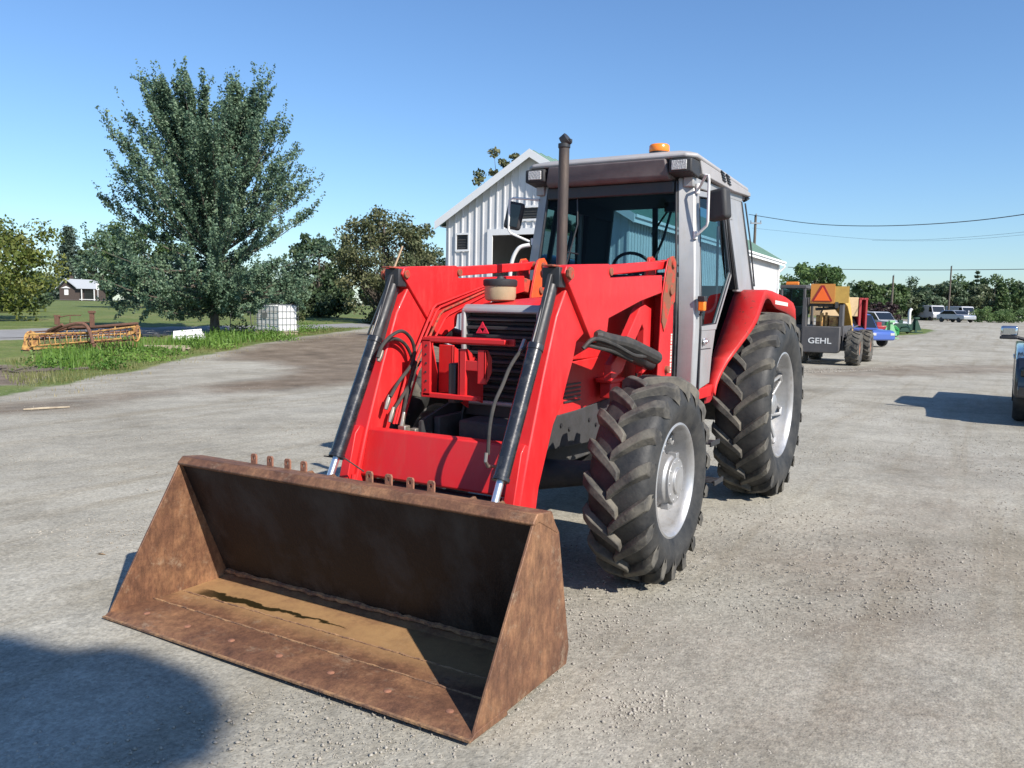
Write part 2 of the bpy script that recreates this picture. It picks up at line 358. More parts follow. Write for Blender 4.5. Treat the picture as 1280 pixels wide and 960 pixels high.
def smoothpath(pts, k=6):
    pts = [Vector(p) for p in pts]; out = []
    for i in range(len(pts)-1):
        p0 = pts[max(i-1, 0)]; p1 = pts[i]; p2 = pts[i+1]; p3 = pts[min(i+2, len(pts)-1)]
        for j in range(k):
            t = j/k; out.append(.5*((2*p1)+(p2-p0)*t+(2*p0-5*p1+4*p2-p3)*t*t+(3*p1-p0-3*p2+p3)*t**3))
    out.append(pts[-1]); return out
def rawmesh(name, V, Fq, m, parent=None, attr=None, n=4, smooth=False):
    me = bpy.data.meshes.new(name); V = np.asarray(V, np.float32).reshape(-1, 3); Fq = np.asarray(Fq, np.int32).reshape(-1)
    nf = len(Fq)//n
    me.vertices.add(len(V)); me.vertices.foreach_set('co', V.ravel()); me.loops.add(len(Fq)); me.loops.foreach_set('vertex_index', Fq)
    me.polygons.add(nf); me.polygons.foreach_set('loop_start', np.arange(nf, dtype=np.int32)*n)
    if smooth: me.polygons.foreach_set('use_smooth', np.ones(nf, bool))
    if attr is not None:
        a = me.attributes.new('v', 'FLOAT', 'POINT'); a.data.foreach_set('value', np.asarray(attr, np.float32).ravel())
    me.update(calc_edges=True); me.materials.append(M[m] if isinstance(m, str) else m)
    o = bpy.data.objects.new(name, me); COL.objects.link(o)
    if parent: o.parent = parent
    return o
def leaves(name, C, size, m, parent=None, seed=1, aspect=.6, val=None, flat=0, jitter=.35):
    rg = np.random.default_rng(seed); C = np.asarray(C, float); n = len(C)
    a = rg.normal(size=(n, 3)); a[:, 2] *= (1-flat); a /= np.linalg.norm(a, axis=1)[:, None]
    b = rg.normal(size=(n, 3)); b -= a*(a*b).sum(1)[:, None]; b /= np.linalg.norm(b, axis=1)[:, None]
    sz = size*(1+jitter*rg.uniform(-1, 1, n)); a *= (sz/2)[:, None]; b *= (sz/2*aspect)[:, None]
    V = np.stack([C-a, C-.15*a+b, C+a, C-.15*a-b], 1); v = rg.uniform(0, 1, n) if val is None else np.clip(val+rg.uniform(-.3, .3, n), 0, 1)
    return rawmesh(name, V, np.arange(4*n), m, parent, np.repeat(v, 4))

# ------------------------------------------------------------------ ground
def inpoly_d(x, y, poly):                # signed distance, positive inside
    d = np.full(x.shape, 1e9); ins = np.zeros(x.shape, bool); n = len(poly)
    for i in range(n):
        ax, ay = poly[i]; bx_, by_ = poly[(i+1) % n]; ex, ey = bx_-ax, by_-ay
        t = np.clip(((x-ax)*ex+(y-ay)*ey)/(ex*ex+ey*ey+1e-12), 0, 1)
        d = np.minimum(d, np.hypot(x-ax-t*ex, y-ay-t*ey))
        with np.errstate(divide='ignore', invalid='ignore'):
            c = ((ay > y) != (by_ > y)) & (x < ex*(y-ay)/(by_-ay+1e-12)+ax)
        ins ^= c
    return np.where(ins, d, -d)
def gp(pts): return [(G(*p).x, G(*p).y) for p in pts]
grass_left = gp([(-260, 540), (-60, 508), (40, 488), (92, 480), (120, 470), (160, 466), (225, 450), (292, 437), (337, 428), (412, 417), (452, 411), (520, 402)])+[tuple(P(-6, 60)[:2]), tuple(P(8, 75)[:2]), tuple(P(-10, 400)[:2]), tuple(P(-600, 400)[:2]), tuple(P(-600, 10)[:2])]
drive = gp([(-300, 431), (0, 425), (120, 422), (262, 419), (330, 414), (380, 411), (470, 408), (470, 405), (380, 406.5), (262, 407.5), (120, 410), (0, 412), (-300, 417)])
dirt_tail = gp([(250, 492), (180, 500), (100, 514), (-60, 522), (-60, 506), (60, 499), (160, 490), (240, 484)])
dirt = gp([(285, 441), (337, 430), (450, 416), (600, 418), (640, 440), (600, 468), (465, 478), (356, 488), (262, 492), (250, 482), (340, 473), (372, 460), (330, 452), (280, 450)])
brown_left = gp([(-100, 462), (0, 455), (55, 458), (78, 468), (50, 482), (-100, 488)])
streak_r = gp([(1000, 461), (1120, 456), (1290, 455), (1290, 466), (1130, 472), (1000, 472)])
rough_r = gp([(760, 960), (900, 700), (1060, 560), (1290, 560), (1400, 960), (1300, 1100), (800, 1100)])
island = gp([(1080, 413), (1120, 409.5), (1160, 411), (1170, 414), (1150, 418), (1110, 420), (1080, 419)])
def build_ground():
    nr = 250; na = 400
    rad = np.concatenate([[0], .6*np.power(5000/.6, np.linspace(0, 1, nr))])
    fa = math.atan2(F2.y, F2.x); dens = np.linspace(-1, 1, na, endpoint=False); ang = fa+PI*np.sign(dens)*np.abs(dens)**1.7
    R, A = np.meshgrid(rad, ang, indexing='ij'); X = CAM[0]+R*np.cos(A); Y = CAM[1]+R*np.sin(A); r, f = rf(X, Y); Z = tz_rf(r, f)
    # shallow ruts and lumps
    rg = np.random.default_rng(3)
    for k in range(26):
        w_ = rg.uniform(.5, 4); th = rg.uniform(0, PI); ph = rg.uniform(0, 6.28)
        Z = Z+np.where(R < 120, .0022*np.sin((X*np.cos(th)+Y*np.sin(th))*2*PI/w_+ph)*w_/3, 0)
    idx = np.arange(R.size).reshape(R.shape); a = idx[:-1, :]; b = idx[1:, :]; a2 = np.roll(a, -1, 1); b2 = np.roll(b, -1, 1)
    Fq = np.stack([a, b, b2, a2], -1)
    o = rawmesh('ground', np.stack([X, Y, Z], -1), Fq, ground_mat(), smooth=True)
    def soft(d, s): return np.clip(.5+d/(2*s), 0, 1)
    s = np.maximum(.25, R*.012)
    fl = X.ravel(), Y.ravel()
    gl = inpoly_d(X, Y, grass_left); dr = inpoly_d(X, Y, drive); isl = inpoly_d(X, Y, island); bl = inpoly_d(X, Y, brown_left)
    far = f-125-r*.1
    g = np.maximum(np.maximum(soft(gl, s*1.6), soft(isl, s*.7)), np.where(f > 0, soft(far, 4), soft(R-200, 10)))
    g = g*(1-soft(dr, .35))*(1-.75*soft(bl, .5))
    dk = np.maximum(soft(inpoly_d(X, Y, dirt), s*3.2), .55*soft(inpoly_d(X, Y, streak_r), .5)); dk = np.maximum(dk, .8*soft(bl, .4)); dk = np.maximum(dk, .62*soft(inpoly_d(X, Y, dirt_tail), .6)); dk = np.maximum(dk, .38*soft(inpoly_d(X, Y, rough_r), .8))
    road = soft(dr, .35)
    ca = o.data.attributes.new('mask', 'FLOAT_COLOR', 'POINT')
    ca.data.foreach_set('color', np.stack([g, dk, road, np.ones_like(g)], -1).astype(np.float32).ravel())
    tag(o, kind='structure'); return o
def ground_mat():
    m = bpy.data.materials.new('gravel_and_grass'); m.use_nodes = True; t = m.node_tree; N = t.nodes; Lk = t.links; b = N['Principled BSDF']
    geo = N.new('ShaderNodeNewGeometry'); pos = geo.outputs['Position']
    def noise(sc, det=6, ro=.6, st=None, rz=0, di=0):
        src = pos
        if st:
            mp = N.new('ShaderNodeMapping'); mp.inputs['Scale'].default_value = st; mp.inputs['Rotation'].default_value = (0, 0, rz); mp.vector_type = 'TEXTURE' if rz else 'POINT'
            if rz: mp.inputs['Scale'].default_value = tuple(1/q for q in st)
            Lk.new(pos, mp.inputs[0]); src = mp.outputs[0]
        n = N.new('ShaderNodeTexNoise'); n.inputs['Scale'].default_value = sc; n.inputs['Detail'].default_value = det; n.inputs['Roughness'].default_value = ro; n.inputs['Distortion'].default_value = di; Lk.new(src, n.inputs[0]); return n.outputs[0]
    def ramp(v, stops):
        r = N.new('ShaderNodeValToRGB'); e = r.color_ramp.elements
        while len(e) < len(stops): e.new(.5)
        for i, (p, c) in enumerate(stops): e[i].position = p; e[i].color = (*c, 1) if hasattr(c, '__len__') else (c, c, c, 1)
        Lk.new(v, r.inputs[0]); return r.outputs[0]
    def mix(f, a, c, bt='MIX'):
        x = N.new('ShaderNodeMix'); x.data_type = 'RGBA'; x.blend_type = bt
        for i, q in ((0, f), (6, a), (7, c)):
            if isinstance(q, (int, float)): x.inputs[i].default_value = q
            elif isinstance(q, tuple): x.inputs[i].default_value = (*q, 1)
            else: Lk.new(q, x.inputs[i])
        return x.outputs[2]
    def ma(op, a, c):
        q = N.new('ShaderNodeMath'); q.operation = op
        for i, z in enumerate((a, c)):
            if isinstance(z, (int, float)): q.inputs[i].default_value = z
            else: Lk.new(z, q.inputs[i])
        return q.outputs[0]
    big = noise(.23, 7, .62); mid = noise(1.1, 8, .68); track = noise(.8, 7, .65, (.22, 1.6, 1), ROTV+.15, .5)
    grain = noise(38, 5, .75); vor = N.new('ShaderNodeTexVoronoi'); vor.inputs['Scale'].default_value = 62; Lk.new(pos, vor.inputs[0])
    vor2 = N.new('ShaderNodeTexVoronoi'); vor2.inputs['Scale'].default_value = 23; Lk.new(pos, vor2.inputs[0])
    c = ramp(big, [(.30, (.265, .250, .212)), (.5, (.312, .298, .258)), (.70, (.365, .352, .312))])
    c = mix(.6, c, mix(1, c, ramp(track, [(.3, .70), (.47, .98), (.75, 1.1)]), 'MULTIPLY'))
    c = mix(1, c, ramp(noise(.55, 9, .72, di=.6), [(.30, (.78, .76, .72)), (.48, (1, 1, 1)), (.7, (1.04, 1.035, 1.02))]), 'MULTIPLY')
    c = mix(1, c, ramp(mid, [(.3, .82), (.55, 1.02), (.8, 1.1)]), 'MULTIPLY')
    c = mix(1, c, ramp(grain, [(.28, .66), (.5, 1.0), (.74, 1.30)]), 'MULTIPLY')
    c = mix(.45, c, mix(1, c, ramp(vor.outputs['Color'], [(0, .62), (1, 1.35)]), 'MULTIPLY'))
    c = mix(1, c, ramp(noise(7, 6, .8), [(.30, .80), (.5, 1.0), (.72, 1.15)]), 'MULTIPLY')
    trx = noise(1.15, 9, .72, (.10, 1.5, 1), 0, .4)
    c = mix(1, c, ramp(trx, [(.34, (.82, .78, .71)), (.48, (.96, .95, .92)), (.66, (1.02, 1.02, 1.01))]), 'MULTIPLY')
    # chips of pale and dark stone
    ch = ramp(vor2.outputs['Color'], [(.93, 0), (.96, 1)]); ch2 = ramp(vor2.outputs['Distance'], [(.18, 1), (.3, 0)])
    c = mix(ma('MULTIPLY', ma('MULTIPLY', ch, ch2), .7), c, (.45, .44, .42))
    at = N.new('ShaderNodeAttribute'); at.attribute_name = 'mask'; sp = N.new('ShaderNodeSeparateColor'); Lk.new(at.outputs['Color'], sp.inputs[0])
    def thresh(v, n, w=.5, soft=.12):
        q = ma('ADD', v, ma('MULTIPLY', ma('SUBTRACT', n, .5), w)); r = N.new('ShaderNodeMapRange'); r.interpolation_type = 'SMOOTHSTEP'; Lk.new(q, r.inputs[0]); r.inputs[1].default_value = .5-soft; r.inputs[2].default_value = .5+soft; return r.outputs[0]
    soil = ramp(mid, [(.3, (.070, .050, .034)), (.5, (.135, .100, .070)), (.72, (.22, .175, .130))])
    soil = mix(1, soil, ramp(grain, [(.3, .6), (.7, 1.35)]), 'MULTIPLY')
    c = mix(ma('MULTIPLY', thresh(sp.outputs[1], ma('ADD', ma('MULTIPLY', track, .4), ma('MULTIPLY', noise(1.3, 12, .85), .6)), 1.7, .4), .88), c, soil)
    c = mix(sp.outputs[2], c, mix(1, (.23, .23, .235), ramp(mid, [(.3, .85), (.7, 1.1)]), 'MULTIPLY'))
    gr = ramp(noise(.35, 8, .7), [(.3, (.075, .115, .028)), (.5, (.115, .15, .04)), (.7, (.19, .185, .075))])
    gr = mix(1, gr, ramp(noise(9, 6, .7), [(.3, .6), (.7, 1.3)]), 'MULTIPLY')
    gm = thresh(sp.outputs[0], noise(1.6, 8, .75), .9, .14)
    c = mix(gm, c, gr)
    Lk.new(c, b.inputs['Base Color']); b.inputs['Roughness'].default_value = .9; b.inputs['Specular IOR Level'].default_value = .25
    h = ma('ADD', ma('MULTIPLY', grain, .0035), ma('MULTIPLY', mid, .02)); h = ma('ADD', h, ma('MULTIPLY', ramp(vor2.outputs['Distance'], [(0, 1), (.55, 0)]), .003)); h = ma('ADD', h, ma('MULTIPLY', ramp(vor.outputs['Distance'], [(0, 1), (.5, 0)]), .0022))
    bp = N.new('ShaderNodeBump'); bp.inputs['Strength'].default_value = .8; bp.inputs['Distance'].default_value = 1; Lk.new(h, bp.inputs['Height']); Lk.new(bp.outputs[0], b.inputs['Normal'])
    return m
build_ground()

def strip(name, pts, width, m, lift=.02):     # a road following the land
    V = []; Fq = []
    for i, (r, f) in enumerate(pts):
        a = pts[max(i-1, 0)]; b = pts[min(i+1, len(pts)-1)]; d = Vector((b[0]-a[0], b[1]-a[1])).normalized(); nrm = Vector((-d.y, d.x))
        for s in (-1, 1):
            q = P(r+nrm.x*width/2*s, f+nrm.y*width/2*s, lift); V.append(q)
        if i: Fq.append((2*i-2, 2*i-1, 2*i+1, 2*i))
    mb = MB(); mb.add(V, Fq); return tag(mb.build(name, m), kind='structure')
def drive_strip():
    pts = [(-300, 423.5), (-150, 421.5), (0, 418), (120, 415.5), (262, 413), (330, 410.8), (400, 408.6), (470, 406.6)]
    q = [rf(G(*p).x, G(*p).y) for p in pts]; strip('driveway', q, 3.6, 'drive_grey', .012)
mat('drive_grey', (.24, .24, .243), .9, col2=(.19, .19, .19), vscale=1.2, bump=.3)
drive_strip()
mat('asphalt', (.19, .19, .19), .9, col2=(.23, .225, .22), vscale=.6)
strip('road', [(r, 176+.02*r) for r in range(-400, 401, 10)], 7.5, 'asphalt', .16)

# ------------------------------------------------------------------ the tractor
T = thing('tractor', 'red tractor with silver cab, front loader and rusty bucket, parked on the gravel', 'tractor')

def lug_tyre(root, cx, cy, R, w, rim_r, nl, dirsign, outer_sign, lug_h=.045, name='wheel'):
    """wheel group: rim is the part, tyre its neighbour; cy is the tyre's centre; dirsign of outer face"""
    hw = w/2; prof = []
    rs = R-lug_h
    # carcass profile (radius, along y) from inner bead round the tread to the outer bead
    pts = [(rim_r-.01, -hw*.74), (rim_r+.03, -hw*.86), (rim_r+(rs-rim_r)*.45, -hw*1.02), (rs-.12, -hw*1.01), (rs-.075, -hw*.965), (rs-.045, -hw*.91), (rs-.025, -hw*.82), (rs-.010, -hw*.66), (rs, -hw*.3), (rs+.003, 0)]
    pts = pts+[(r, -t) for r, t in reversed(pts[:-1])]
    wheel = MB().lathe([(r, t) for r, t in pts], (cx, cy, R), 'y', 96)
    for i in range(nl):
        for s in (-1, 1):
            th0 = 2*PI*(i+(0 if s > 0 else .5))/nl
            nseg = 9; ring = []
            for k in range(nseg+1):
                u = k/nseg
                yy = s*(-.03+u*(hw*1.0+.03)) if u < 1 else s*hw*1.0
                th = th0+.30*(.66/R)*(u**.85)*(w/.40)
                # bar top radius falls away at the shoulder
                top = R-(.0 if u < .75 else (u-.75)/.25*.035)
                bot = rs-.012-(0 if u < .8 else (u-.8)/.2*.05)
                hwid = (.046+.010*u)/R
                a_top = hwid*.62; lean = .0
                P4 = []
                for rr, aa in ((bot, -hwid), (top, -a_top), (top, a_top), (bot, hwid)):
                    q = th+aa+lean; P4.append((cx+rr*math.cos(q), cy+yy*(1 if rr == bot or u < .99 else .99), R+rr*math.sin(q)))
                ring.append(P4)
            # extra segment wrapping down the side wall
            u = 1; th = th0+.30*(.66/R)*(w/.40)+.02; P4 = []
            for rr, aa in ((rs-.12, -.014/R), (rs-.085, -.012/R), (rs-.085, .012/R), (rs-.12, .014/R)):
                q = th+aa+.03; P4.append((cx+rr*math.cos(q), cy+s*(hw*1.03), R+rr*math.sin(q)))
            ring.append(P4)
            base = [v for p4 in ring for v in p4]; fs = []
            for k in range(len(ring)-1):
                for j in range(3): fs.append((k*4+j, k*4+j+1, k*4+4+j+1, k*4+4+j))
            fs += [(0, 1, 2, 3)]
            lugs.add(base, fs)
    return wheel
def flat_bolts(mb, cx, y, cz, r, n, br=.014, L=.03, s=1):
    for i in range(n):
        q = 2*PI*i/n; mb.cyl((cx+r*math.cos(q), y, cz+r*math.sin(q)), (cx+r*math.cos(q), y+L*s, cz+r*math.sin(q)), br, 6)
def make_wheel(cx, side, R, w, cyc, rim_r, nl, rear):
    global lugs
    wh = bpy.data.objects.new('rear_wheel' if rear else 'front_wheel', None); COL.objects.link(wh); wh.parent = T
    lugs = MB(); cy = side*cyc
    t = lug_tyre(wh, cx, cy, R, w, rim_r, nl, 1, side)
    to = t.build('tyre', 'rubber', wh, smooth=True); to.data.set_sharp_from_angle(angle=math.radians(80))
    lugs.build('tread', 'rubber_worn', wh, bevel=.006)
    f = side; hw = w/2*.74
    def L(prof, n=64, mtl='rim', nm='rim', **k): return MB().lathe([(r, f*t) for r, t in prof], (cx, cy, R), 'y', n).build(nm, mtl, wh, smooth=True, **k)
    if not rear:
        L([(rim_r+.012, hw+.0), (rim_r+.018, hw+.016), (rim_r+.004, hw+.022), (rim_r-.012, hw+.01), (rim_r-.022, hw-.03), (rim_r-.028, hw-.16), (rim_r-.055, hw-.20), (rim_r-.06, -hw+.06), (rim_r-.02, -hw), (rim_r+.015, -hw-.01)])
        d = MB().lathe([(rim_r-.06, -.075*f), (rim_r-.10, -.085*f), (.21, -.05*f), (.0, -.05*f)], (cx, cy, R), 'y', 48)
        d.build('disc', 'rim', wh, smooth=True)
        h = MB().lathe([(.20, -.06*f), (.195, .04*f), (.165, .07*f), (.16, .13*f), (.145, .145*f), (.145, .165*f), (.085, .17*f), (.08, .185*f), (.0, .187*f)], (cx, cy, R), 'y', 40)
        flat_bolts(h, cx, cy+.145*f, R, .125, 10, .011, .025, f); flat_bolts(h, cx, cy+.05*f, R, .18, 8, .013, .03, f)
        h.box((cx-.03, cy+.13*f, R+.15), (.05, .06, .05)); h.box((cx+.03, cy+.12*f, R-.16), (.09, .05, .04))
        h.build('hub', 'rim', wh, bevel=.003)
        for q in (.65, .65+PI/2, .65+PI, .65+1.5*PI):
            b = MB()
            for dq in (-.05, .05):
                rr = rim_r-.05; b.tube([(cx+(rr-.10)*math.cos(q+dq), cy+.0, R+(rr-.10)*math.sin(q+dq)), (cx+rr*math.cos(q+dq), cy+.045*f, R+rr*math.sin(q+dq))], .017, 8)
            b.lathe([(.018, -.008), (.034, -.008), (.034, .012), (.018, .012), (.018, -.008)], (cx+(rim_r-.065)*math.cos(q), cy+.06*f, R+(rim_r-.065)*math.sin(q)), 'y', 16)
            b.build('clamp', 'rim', wh, bevel=.002)
    else:
        L([(rim_r+.012, hw+.0), (rim_r+.02, hw+.018), (rim_r+.004, hw+.024), (rim_r-.014, hw+.01), (rim_r-.024, hw-.03), (rim_r-.03, hw-.13), (rim_r-.055, hw-.17), (rim_r-.06, -hw+.06), (rim_r-.02, -hw), (rim_r+.015, -hw-.01)])
        MB().lathe([(rim_r-.17, -.01*f), (.25, -.02*f), (.2, .04*f), (0, .04*f)], (cx, cy, R), 'y', 56).build('disc', 'rim', wh, smooth=True)
        h = MB().lathe([(.17, .03*f), (.165, .05*f), (.10, .05*f), (.095, .12*f), (.06, .135*f), (0, .136*f)], (cx, cy, R), 'y', 36)
        flat_bolts(h, cx, cy+.02*f, R, .215, 8, .016, .05, f); h.build('hub', 'rim', wh, bevel=.003)
        for i in range(8):
            b = MB(); q = 2*PI*i/8+.25
            def pt(r, a, y): return (cx+r*math.cos(a), cy+y*f, R+r*math.sin(a))
            for sg in (-1, 1): b.tube([pt(.22, q+sg*.34, .02), pt(.27, q+sg*.26, .045), pt(rim_r-.04, q+sg*.06, .085)], [.016, .018, .018], 6)
            b.tube([pt(rim_r-.045, q-.09, .085), pt(rim_r-.045, q+.09, .085)], .022, 6)
            b.build('clamp', 'rim', wh, bevel=.003)
    return wh
RF, RR = .665, .875
for s in (1, -1):
    make_wheel(0, s, RF, .40, 1.035 if s > 0 else .84, .355, 18, False)
    make_wheel(-2.97, s, RR, .47, 1.015 if s > 0 else .90, .485, 20, True)

# chassis, engine, axle
c = MB(); c.prism([(.42, .62), (.42, .98), (-.05, 1.0), (-.9, .97), (-.9, .6), (0, .58)], -.2, .2); c.bx(-1.6, -.9, -.26, .26, .5, 1.15); c.bx(-3.2, -1.6, -.3, .3, .55, 1.2); c.build('chassis', 'chassis', T, bevel=.015)
c = MB(); c.bx(-1.5, .05, -.22, .22, .95, 1.55); c.cyl((-.3, .24, 1.3), (-.9, .24, 1.3), .07); c.box((-.4, .27, 1.12), (.3, .1, .2)); c.build('engine', 'chassis', T, bevel=.02)
c = MB(); c.tube([(0, -.92, RF), (0, -.55, RF-.03), (0, -.2, RF-.08), (0, .2, RF-.08), (0, .55, RF-.03), (0, .92, RF)], [.12, .085, .11, .11, .085, .12], 14)
for s in (1, -1): c.cyl((0, s*.80, RF), (0, s*1.0, RF), .15, 24); c.tube([(-.15, s*.1, RF-.02), (-.17, s*.78, RF-.02)], .022, 8)
c.build('front_axle', 'chassis', T, bevel=.01)
c = MB(); c.cyl((-2.97, -1.0, RR), (-2.97, 1.0, RR), .11, 20)
for s in (1, -1): c.cyl((-2.97, s*.3, RR), (-2.97, s*.62, RR), .2, 24)
c.build('rear_axle', 'chassis', T)
# side rails carrying the loader, with bolt holes
c = MB()
for s in (1, -1): c.prism([(.5, .80), (.5, 1.0), (-.3, 1.02), (-1.15, 1.08), (-1.5, 1.05), (-1.5, .78), (-.9, .74), (0, .78)], s*.30, s*.345)
c.build('side_rail', 'chassis_grey', T, bevel=.006)
for s in (1, -1):
    for x, z in ((-.04, .94), (-.17, .90), (-.50, .93), (-.62, .88)): MB().cyl((x, s*.345, z), (x, s*.356, z), .015, 8).build('rail_bolt', 'black', T)

# hood
def loft(rings, caps=True):
    mb = MB(); n = len(rings[0]); vs = [v for r in rings for v in r]; fs = []
    for i in range(len(rings)-1):
        for k in range(n): fs.append((i*n+k, i*n+(k+1) % n, (i+1)*n+(k+1) % n, (i+1)*n+k))
    if caps: fs += [tuple(reversed(range(n))), tuple((len(rings)-1)*n+k for k in range(n))]
    return mb.add(vs, fs)
def hood_ring(x, hw, zt, zb, ch=.06): return [(x, -hw, zb), (x, -hw, zt-ch), (x, -hw+ch, zt-.012), (x, -hw*.4, zt), (x, hw*.4, zt), (x, hw-ch, zt-.012), (x, hw, zt-ch), (x, hw, zb)]
loft([hood_ring(.125, .305, 1.765, 1.38), hood_ring(0, .315, 1.79, 1.38), hood_ring(-.7, .33, 1.84, 1.38), hood_ring(-1.44, .35, 1.875, 1.38)]).build('hood', 'red', T, bevel=.012)
# nose: dark surround with slats set back
n_ = MB(); y1 = .315; z0, z1 = 1.10, 1.765
for a in ((.15, .235, -y1, -y1+.035, z0, z1-.03), (.15, .235, y1-.035, y1, z0, z1-.03), (.15, .235, -y1, y1, z0-.03, z0)): n_.bx(*a)
n_.prism([(.15, z1), (.19, z1), (.235, z1-.035), (.235, z1-.06), (.15, z1-.06)], -y1+.002, y1-.002)
n_.build('grille_frame', 'silver', T, bevel=.012)
g = MB()
z = z0+.02
while z < z1-.07:
    g.prism([(.16, z), (.215, z+.012), (.215, z+.028), (.16, z+.045)], -y1+.03, y1-.03); z += .058
g.bx(.13, .165, -y1+.03, y1-.03, z0, z1-.05); gr = g.build('grille', 'black_plastic', T)
e = MB(); ez, ey = 1.60, -.14     # three interlocked triangles
for dy, dz, s_ in ((-.025, -.014, .026), (.025, -.014, .026), (0, .022, .026)):
    for sg in (1,):
        a = Vector((.222, ey+dy-s_, ez+dz-.020)); b = Vector((.222, ey+dy+s_, ez+dz-.020)); t_ = Vector((.222, ey+dy, ez+dz+.024)); cen = (a+b+t_)/3
        for p_, q_ in ((a, b), (b, t_), (t_, a)):
            e.slab([p_, q_, q_.lerp(cen, .86), p_.lerp(cen, .86)], (1, 0, 0), .008)
e.build('emblem', 'emblem', gr)
# side panels with louvres
for s in (1, -1):
    p_ = MB(); p_.prism([(.10, 1.36), (-.98, 1.40), (-1.42, 1.38), (-1.42, 1.1), (-.98, 1.06), (-.62, .985), (-.1, 1.0), (.10, 1.02)], s*.315, s*.335); sp_ = p_.build('side_panel', 'red', T, bevel=.006)
    lv = MB()
    for k in range(5):
        zz = 1.215-k*.03; lv.box((-.22, s*.339, zz), (.26, .012, .012))
    lv.build('louvre', 'black', sp_)
    u_ = MB(); u_.bx(-1.40, .13, s*.27, s*.30, 1.36, 1.6); u_.build('side_screen', 'black_plastic', T)
# boxes on the left side behind the arm
c = MB(); c.bx(-.80, -.62, .37, .46, 1.08, 1.20); c.bx(-.84, -.58, .35, .48, 1.20, 1.235); c.build('battery_box', 'red', T, bevel=.01)
# pre-cleaner on the hood
c = MB().lathe([(0, 1.79), (.085, 1.79), (.105, 1.80), (.112, 1.825), (.112, 1.895), (.0, 1.895)], (0, -.14, 0), 'z', 32).build('precleaner_bowl', 'cup', T, smooth=True)
MB().lathe([(.0, 1.895), (.118, 1.895), (.122, 1.905), (.122, 1.935), (.11, 1.945), (.03, 1.948), (.02, 1.965), (0, 1.968)], (0, -.14, 0), 'z', 32).build('precleaner_lid', 'black_plastic', c, smooth=True)
# exhaust
ex = MB().lathe([(.039, 1.75), (.039, 2.95), (.034, 2.95), (.034, 1.75)], (-.50, .085, 0), 'z', 24); xo = ex.build('exhaust_stack', 'exhaust', T, smooth=True)
ex = MB(); ex.lathe([(.041, 2.92), (.045, 2.925), (.045, 2.952), (.039, 2.952)], (-.50, .085, 0), 'z', 24)
ex.tube([(-.50, .075, 2.962), (-.50, .115, 2.99)], [.046, .046], 18); ex.box((-.50, .125, 2.972), (.03, .035, .02)); ex.build('rain_cap', 'black', xo)

# front guard
g = MB(); X = .66
g.bx(X-.05, X, -.335, .30, 1.515, 1.545); g.bx(X-.075, X-.06, -.335, .335, 1.505, 1.55)
g.bx(X-.05, X, -.325, .10, 1.15, 1.18)
g.prism([(X, 1.545), (X, 1.15), (X-.16, 1.16), (X-.17, 1.30), (X-.10, 1.54)], -.335, -.322)
g.bx(X-.02, X, -.335, -.265, 1.16, 1.53)
g.build('front_guard', 'red', T, bevel=.004)
g = MB(); g.prism([(X-.02, 1.475), (X-.02, 1.17), (X-.12, 1.17), (X-.30, 1.1), (X-.30, 1.36), (X-.10, 1.475)], -.055, -.04); g.prism([(X-.02, 1.475), (X-.02, 1.29), (X-.05, 1.27), (X-.10, 1.33), (X-.10, 1.42), (X-.05, 1.475)], .135, .15)
g.bx(X-.045, X-.02, -.06, -.0, 1.17, 1.475); g.bx(X-.045, X-.02, .09, .15, 1.26, 1.475); g.bx(X-.05, X-.022, -.005, .10, 1.34, 1.405)
g.prism([(X-.16, 1.49), (X-.16, 1.16), (.30, 1.05), (.30, 1.40)], -.21, -.195); g.bx(X-.18, X-.16, -.31, -.195, 1.17, 1.49)
g.build('guard_bracket', 'red', T, bevel=.004)
g = MB(); g.bx(X-.14, X-.04, -.15, -.09, 1.12, 1.38); g.build('coupler_block', 'black', T, bevel=.01)
for k in range(6): MB().cyl((X-.002, -.30+(k % 2)*.004, 1.2+k*.058), (X+.004, -.30+(k % 2)*.004, 1.2+k*.058), .007, 8).build('bolt', 'black', T)
# radiator side things seen below the grille, then an added dark plate
g = MB(); g.bx(.08, .2, -.3, .3, .99, 1.07); g.tube(smoothpath([(.2, -.28, 1.1), (.24, -.29, .93), (.26, -.1, .88), (.26, .25, .86)]), .012, 8); g.build('lower_screen', 'black', T, bevel=.01)
g = MB(); g.box((.35, 0, .72), (.22, .34, .26)); g.cyl((.45, 0, .72), (.52, 0, .72), .05); g.build('front_support', 'chassis', T, bevel=.02); g = MB(); g.prism([(-.6, .60), (-.6, 1.1), (.20, 1.1), (.62, .98), (.62, .52), (.2, .48)], -.38, -.36); g.build('dark_filler_plate', 'black_plastic', T)  # last plate is added to keep the gap before the far tyre dark

